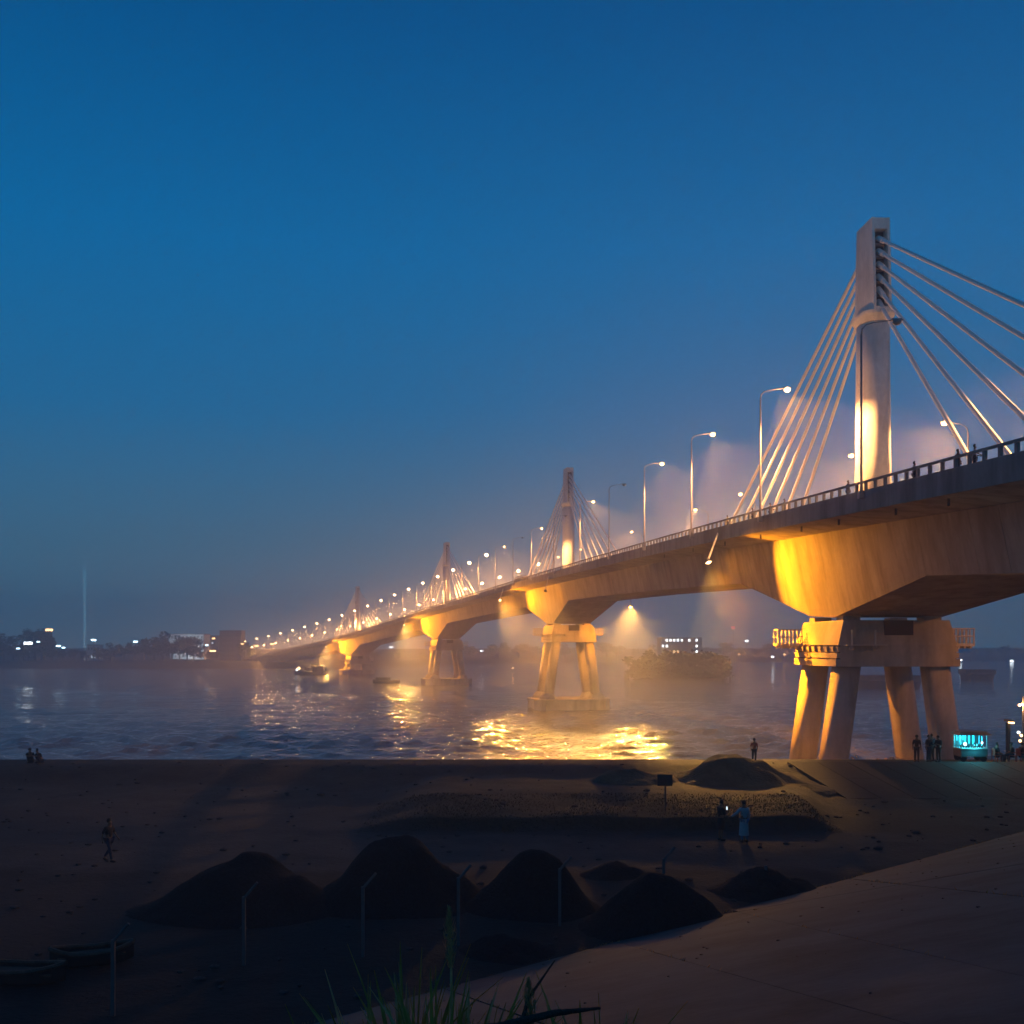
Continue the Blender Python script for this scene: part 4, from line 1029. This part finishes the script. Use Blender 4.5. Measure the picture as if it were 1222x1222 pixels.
# dark boats pulled up in the yard
for px, py, l, lb, rz in ((110, 1150, 1.9, 'black upturned skiff lying on the mud at lower left', 20), (18, 1172, 2.4, 'black skiff on the mud cut by the left edge', -4)):
    q = onz(px, py, GZ); boat(lb, (q.x, q.y, gz(q.x, q.y)-.05), R(rz), l*1.1, .8, .42, None, 'rubber', 'skiffs on the mud', name='skiff')

# ------------------------------------------------------------------ far shore: trees, buildings, lights
def hz(x, Y): return max(.5, farz(x, Y-shore_y(x)))
tree_me = []
for k in range(5):
    b = leafcloud(900, 5.2+k*.3, 4.6, 4.6+.4*(k % 3), .62, 11+k, 100+k); me = bpy.data.meshes.new('crown'); b.to_mesh(me); b.free(); me.materials.append(M['leaf']); tree_me.append(me)
b = NB(); tube(b, [(0, 0, -1), (.15, 0, 3), (.1, .1, 7)], [.45, .32, .16], 8)
for a in range(4): tube(b, [(.1, 0, 4.2+.4*a), (math.cos(a*1.7)*2, math.sin(a*1.7)*2, 7.5)], [.16, .05], 6)
trunk_me = bpy.data.meshes.new('trunk'); b.to_mesh(trunk_me); b.free(); trunk_me.materials.append(M['bark'])
def tree(px, topy, Y, label, group, k, wide=1.0, sink=0.0):
    x = (px-611)/F*Y; z0 = hz(x, Y)-.3-sink; top = CAMZ+(771-topy)/F*Y; H = max(5, top-z0); s = H/13.0
    t = thing('tree', label, 'tree', (x, Y, z0), random.uniform(0, 6), group); t.scale = (s*wide, s*wide, s)
    for nm, me, z in (('trunk', trunk_me, 0), ('crown', tree_me[k % 5], 7.9)):
        o = bpy.data.objects.new(nm, me); C.objects.link(o); o.parent = t; o.location = (0, 0, z)
GT = 'trees along the far left bank'
LT = {0: 'dark tree at the far left edge of the far bank', 48: 'tall dark tree beside the white lights on the far left bank',
      190: 'round dark tree left of the pale lit building', 222: 'dark tree in front of the pale lit building'}
tl = [(4, 757), (16, 760), (-12, 755), (28, 768), (42, 752), (52, 750), (62, 768), (74, 774), (88, 776), (100, 777), (118, 772), (132, 768), (148, 767), (160, 770), (172, 765), (183, 758), (194, 755), (205, 760), (214, 765), (223, 759), (231, 760), (240, 772), (250, 776), (258, 777), (292, 766), (300, 772), (308, 777)]
for k, (px, ty) in enumerate(tl):
    d = 718+26+random.uniform(0, 30)
    lb = {1: 'dark tree at the far left edge of the far bank', 4: 'tall dark tree beside the white lights on the far left bank', 16: 'round dark tree just left of the pale lit building', 19: 'dark tree standing in front of the pale lit building', 24: 'low dark tree right of the tall dark block'}.get(k, nth(k)+' tree from the left along the far left bank')
    tree(px, ty+random.uniform(-1, 1), d, lb, GT, k, 1.15)
for k in range(34):   # hazy trees on the right bank beyond the bridge
    px = 560+k*20+random.uniform(-6, 6); x = (px-611)/F*1010
    tree(px, 769+random.uniform(-4, 5), shore_y(x)+34, nth(k)+' hazy tree from the left on the bank seen under the bridge', 'trees on the bank beyond the bridge', k, 1.7)
for k in range(11):
    tree(760+k*9.8, 776+random.uniform(-3, 4)+(4 if k in (0, 10) else 0), ISLET[0].y+9+random.uniform(-2, 3), nth(k)+' dark tree from the left on the low mud bank under the first span', 'trees on the mud bank', k, 1.1, 5.5)
for k in range(8):
    tree(335+k*28, 780+random.uniform(-3, 3), shore_y((335+k*28-611)/F*800)+40, nth(k)+' tree from the left on the bank behind the distant bridge piers', 'trees behind the distant piers', k, 1.4)

def building(label, px0, px1, topy, Y, m, floors, cols, lit=(), name='building', roofcol='roof', group='buildings on the far bank'):
    x0 = (px0-611)/F*Y; x1 = (px1-611)/F*Y; w = x1-x0; cx = (x0+x1)/2; z0 = hz(cx, Y)-.3; H = CAMZ+(771-topy)/F*Y-z0; dp = w*.7
    t = thing(name, label, 'building', (cx, Y+dp/2, z0), 0, group)
    b = NB(); box(b, (0, 0, 0), (w, dp, H)); wl = obj('wall', b, M[m], t)
    b = NB(); box(b, (0, 0, H+.003), (w+.6, dp+.6, .5)); obj('roof', b, M[roofcol], t)
    fh = H/floors; cw = w/cols; wm = {}
    for f in range(floors):
        for c in range(cols):
            x = -w/2+cw*(c+.5); z = fh*(f+.35); on = lit[(f, c)] if isinstance(lit, dict) and (f, c) in lit else (f, c) in lit
            b = NB(); box(b, (x, -dp/2-.02, z), (cw*.55, .16, fh*.42)); wi = obj('window', b, M['white_paint'], t)
            b = NB(); box(b, (x, -dp/2-.06, z+.15), (cw*.45, .14, fh*.42-.3)); obj('pane', b, M[on if on else 'glass'] if isinstance(on, str) else (M['e_windoww'] if on else M['glass']), wi)
    return t
building('pale lit building with long flat roof behind the far trees', 203, 243, 757, 800, 'wall_pale', 4, 9)
building('tall dark square block at the left end of the bridge', 262, 288, 753, 770, 'wall_dark', 6, 5)
building('narrow building with reddish light left of the dark block', 251, 262, 759, 790, 'wall_mid', 5, 2, lit=((3, 0),))
building('low building on the far left bank below twin lights', 104, 119, 770, 775, 'wall_pale', 2, 4, lit=((0, 1), (0, 2)))
building('small low building by the cluster of white lights at left', 24, 42, 766, 780, 'wall_mid', 3, 4, lit=((1, 1), (2, 2), (1, 2)))
lights_ = {(3, c): 'e_white' for c in (1, 2, 3, 4, 5, 7, 9)}; lights_.update({(2, 0): 'e_white', (2, 1): 'e_white', (2, 9): 'e_white', (1, 9): 'e_white', (1, 1): 'e_warm', (1, 2): 'e_warm', (1, 3): 'e_warm', (1, 4): 'e_warm', (0, 1): 'e_warm'})
building('lit building with white rows and amber windows seen under the first span', 789, 838, 761, 1000, 'wall_dark', 4, 11, lit=lights_)
# light on the pale building, from lamps beside it
def mast_light(label, px, py, Y, r, mm, power=0, col=(1, 1, 1), group='lights on the far bank', wx=1.0):
    x = (px-611)/F*Y; z0 = hz(x, Y)-.3 if Y > shore_y(x) else 0; z = CAMZ+(771-py)/F*Y
    if z-z0 < 1: z = z0+2
    t = thing('mast_light', label, 'light', (x, Y, z0), 0, group)
    b = NB(); tube(b, [(0, 0, 0), (0, 0, z-z0)], .18, 6); obj('mast', b, M['iron'], t)
    b = NB(); box(b, (0, -.5, z-z0-r*.4), (r*2.2*wx, .5, r*1.1)); obj('lamp', b, M[mm], t)
    b = NB(); box(b, (0, -.1, z-z0+r*.75), (r*2.4*wx, 1.0, .15)); obj('hood', b, M['iron'], t)
    if power: point(t, (0, -1.5, z-z0), power, col, .6)
    return t
ML = [(22, 774, 735, .8, 'e_cool', 0, 'small cool white light low on the far left bank', 1.4), (34, 768, 742, 1.8, 'e_white', 0, 'brightest white light on the far left bank', 1.5),
      (46, 766, 742, .8, 'e_cool', 0, 'small white light right beside the brightest left light', 1.2), (59, 752, 750, 1.5, 'e_warm', 0, 'high pinkish light right of the tall left tree', 1.6), (70, 771, 738, 1.0, 'e_cool', 0, 'left one of two low white lights on the left bank', 1.4),
      (76, 773, 738, .8, 'e_cool', 0, 'right one of two low white lights on the left bank', 1.3), (112, 764, 745, 1.2, 'e_cool', 0, 'bluish white light above the low pale building', 1.3), (162, 766, 745, 1.1, 'e_cool', 0, 'lone bluish light left of the round dark tree', 1.2),
      (247, 770, 765, .9, 'e_cool', 0, 'small cool light right of the pale lit building', 1), (255, 762, 760, .9, 'e_warm', 0, 'orange light left of the tall dark block', 1), (254, 777, 745, 1.0, 'e_warm', 0, 'low yellowish light at the foot left of dark block', 2.0),
      (467, 778, 960, .8, 'e_white', 0, 'faint white light under the deck left of third pier', 2), (575, 777, 1010, 1.2, 'e_white', 0, 'white light seen under the span right of third pier', 1.2), (612, 803, 640, .5, 'e_warm', 0, 'tiny light low behind the second pier', 1),
      (875, 749, 1030, 1.3, 'e_red', 0, 'red warning light high above the right bank', 1), (891, 765, 1030, 1.3, 'e_white', 0, 'white light below the red warning light', 1.1), (922, 784, 1010, 1.2, 'e_white', 0, 'white light just left of the nearest pier crosshead', 1),
      (936, 781, 1010, .9, 'e_warm', 0, 'small orange light touching the nearest pier crosshead', 1), (882, 781, 1010, .7, 'e_warm', 0, 'dim orange light right of the wooded mud bank', 1.3), (1146, 788, 1000, 1.4, 'e_white', 0, 'white light just right of the nearest pier', .9),
      (1207, 789, 1000, 1.6, 'e_white', 0, 'white light at the far right beyond the pier', .9), (1203, 862, 76, .10, 'e_warm', 0, 'small warm light near the right edge by the chairs', 1)]
for px, py, Y, r, mm, pw, lb, wx in ML: mast_light(lb, px, py, Y, r, mm, pw, (.7, .9, 1), wx=wx)
# lamps that wash the pale building and the end of the bridge
x = (224-611)/F*790; t = thing('yard_light', 'yard floodlight shining on the pale lit building', 'light', (x, 783, hz(x, 783)), 0)
b = NB(); tube(b, [(0, 0, 0), (0, 0, 5)], .12, 6); obj('mast', b, M['iron'], t); b = NB(); box(b, (0, 0, 5), (.8, .3, .4)); obj('lamp', b, M['e_cool'], t); spot(t, (0, .4, 5.2), (0, 12, 9), 24000, (.7, .85, 1), 130, .5, .3)

# searchlight beam rising from the far left bank
x = (101-611)/F*760; t = thing('searchlight', 'searchlight on the far left bank throwing a thin vertical beam', 'searchlight', (x, 760, hz(x, 760)), 0)
b = NB(); tube(b, [(0, 0, 0), (0, 0, 1.2)], [.9, .7], 14); obj('drum', b, M['iron'], t)
b = NB(); tube(b, [(0, 0, 1.21), (0, 0, 1.3)], .6, 14); obj('lens', b, M['e_cool'], t)
l = spot(t, (0, 0, 2.2), (0, 0, 100), 6e7, (.25, .75, 1), 3.0, 1.0, .9)

for k, (Yq, off, lb) in enumerate(((770, -16, 'bright orange light mast right where the bridge meets the far bank'), (790, 14, 'orange light mast at the far end of the bridge, farther back'), (742, -15, 'orange light mast beside the descending end of the bridge'))):
    q = bp(Yq, off, 0); z0 = hz(q.x, q.y); t = thing('light_mast', lb, 'light', (q.x, q.y, z0), 0, 'light masts at the far bridge end')
    b = NB(); tube(b, [(0, 0, 0), (0, 0, 12)], .2, 8); obj('mast', b, M['iron'], t)
    b = NB(); box(b, (0, 0, 12), (2.4, .6, .9)); obj('lamp', b, M['e_warm'], t); point(t, (0, 0, 11.4), 6000, LAMPC, .5)
# ------------------------------------------------------------------ bus on the bridge
p, tt, nn = frame(288); q = bp(288, -6.6, -.55)
t = thing('bus', 'white bus on the bridge just left of the second pylon', 'bus', q, math.atan2(tt.y, tt.x))
b = NB(); box(b, (0, 0, .45), (9.0, 2.4, 2.6), 0, (.97, .94)); bmesh.ops.bevel(b, geom=b.edges[:], offset=.12, segments=2, affect='EDGES'); obj('body', b, M['white_paint'], t)
for sy in (-1, 1):
    for k in range(6): b = NB(); box(b, (-3.6+1.35*k, sy*1.17, 1.6), (1.1, .06, .85)); obj('window', b, M['glass'], t)
    for x in (-2.8, 2.9): b = NB(); bmesh.ops.create_cone(b, cap_ends=True, segments=20, radius1=.48, radius2=.48, depth=.3, matrix=Matrix.Translation((x, sy*1.05, .48)) @ Matrix.Rotation(R(90), 4, 'X')); obj('wheel', b, M['rubber'], t)
    b = NB(); ball(b, (-4.5, sy*.8, .95), .16); obj('headlight', b, M['lamp_on'], t)
b = NB(); box(b, (-4.47, 0, 1.5), (.06, 2.0, 1.1)); obj('windscreen', b, M['glass'], t)
b = NB(); box(b, (.5, 0, 3.06), (5, 1.5, .2)); obj('roof_rack', b, M['steel'], t)

# ------------------------------------------------------------------ haze volume
b = NB(); box(b, (0, 620, -6.5), (3000, 1500, 79))
hz_o = obj('haze', b, [], kind='stuff')
hm = bpy.data.materials.new('haze'); hm.use_nodes = True; n = hm.node_tree; n.nodes.clear()
pv = n.nodes.new('ShaderNodeVolumePrincipled'); pv.inputs['Color'].default_value = (0.97, 0.98, 0.99, 1); pv.inputs['Density'].default_value = HAZE_DENSITY; pv.inputs['Anisotropy'].default_value = HAZE_G
out = n.nodes.new('ShaderNodeOutputMaterial'); n.links.new(pv.outputs[0], out.inputs['Volume']); hz_o.data.materials.append(hm)
hm.cycles.homogeneous_volume = True if hasattr(hm.cycles, 'homogeneous_volume') else True
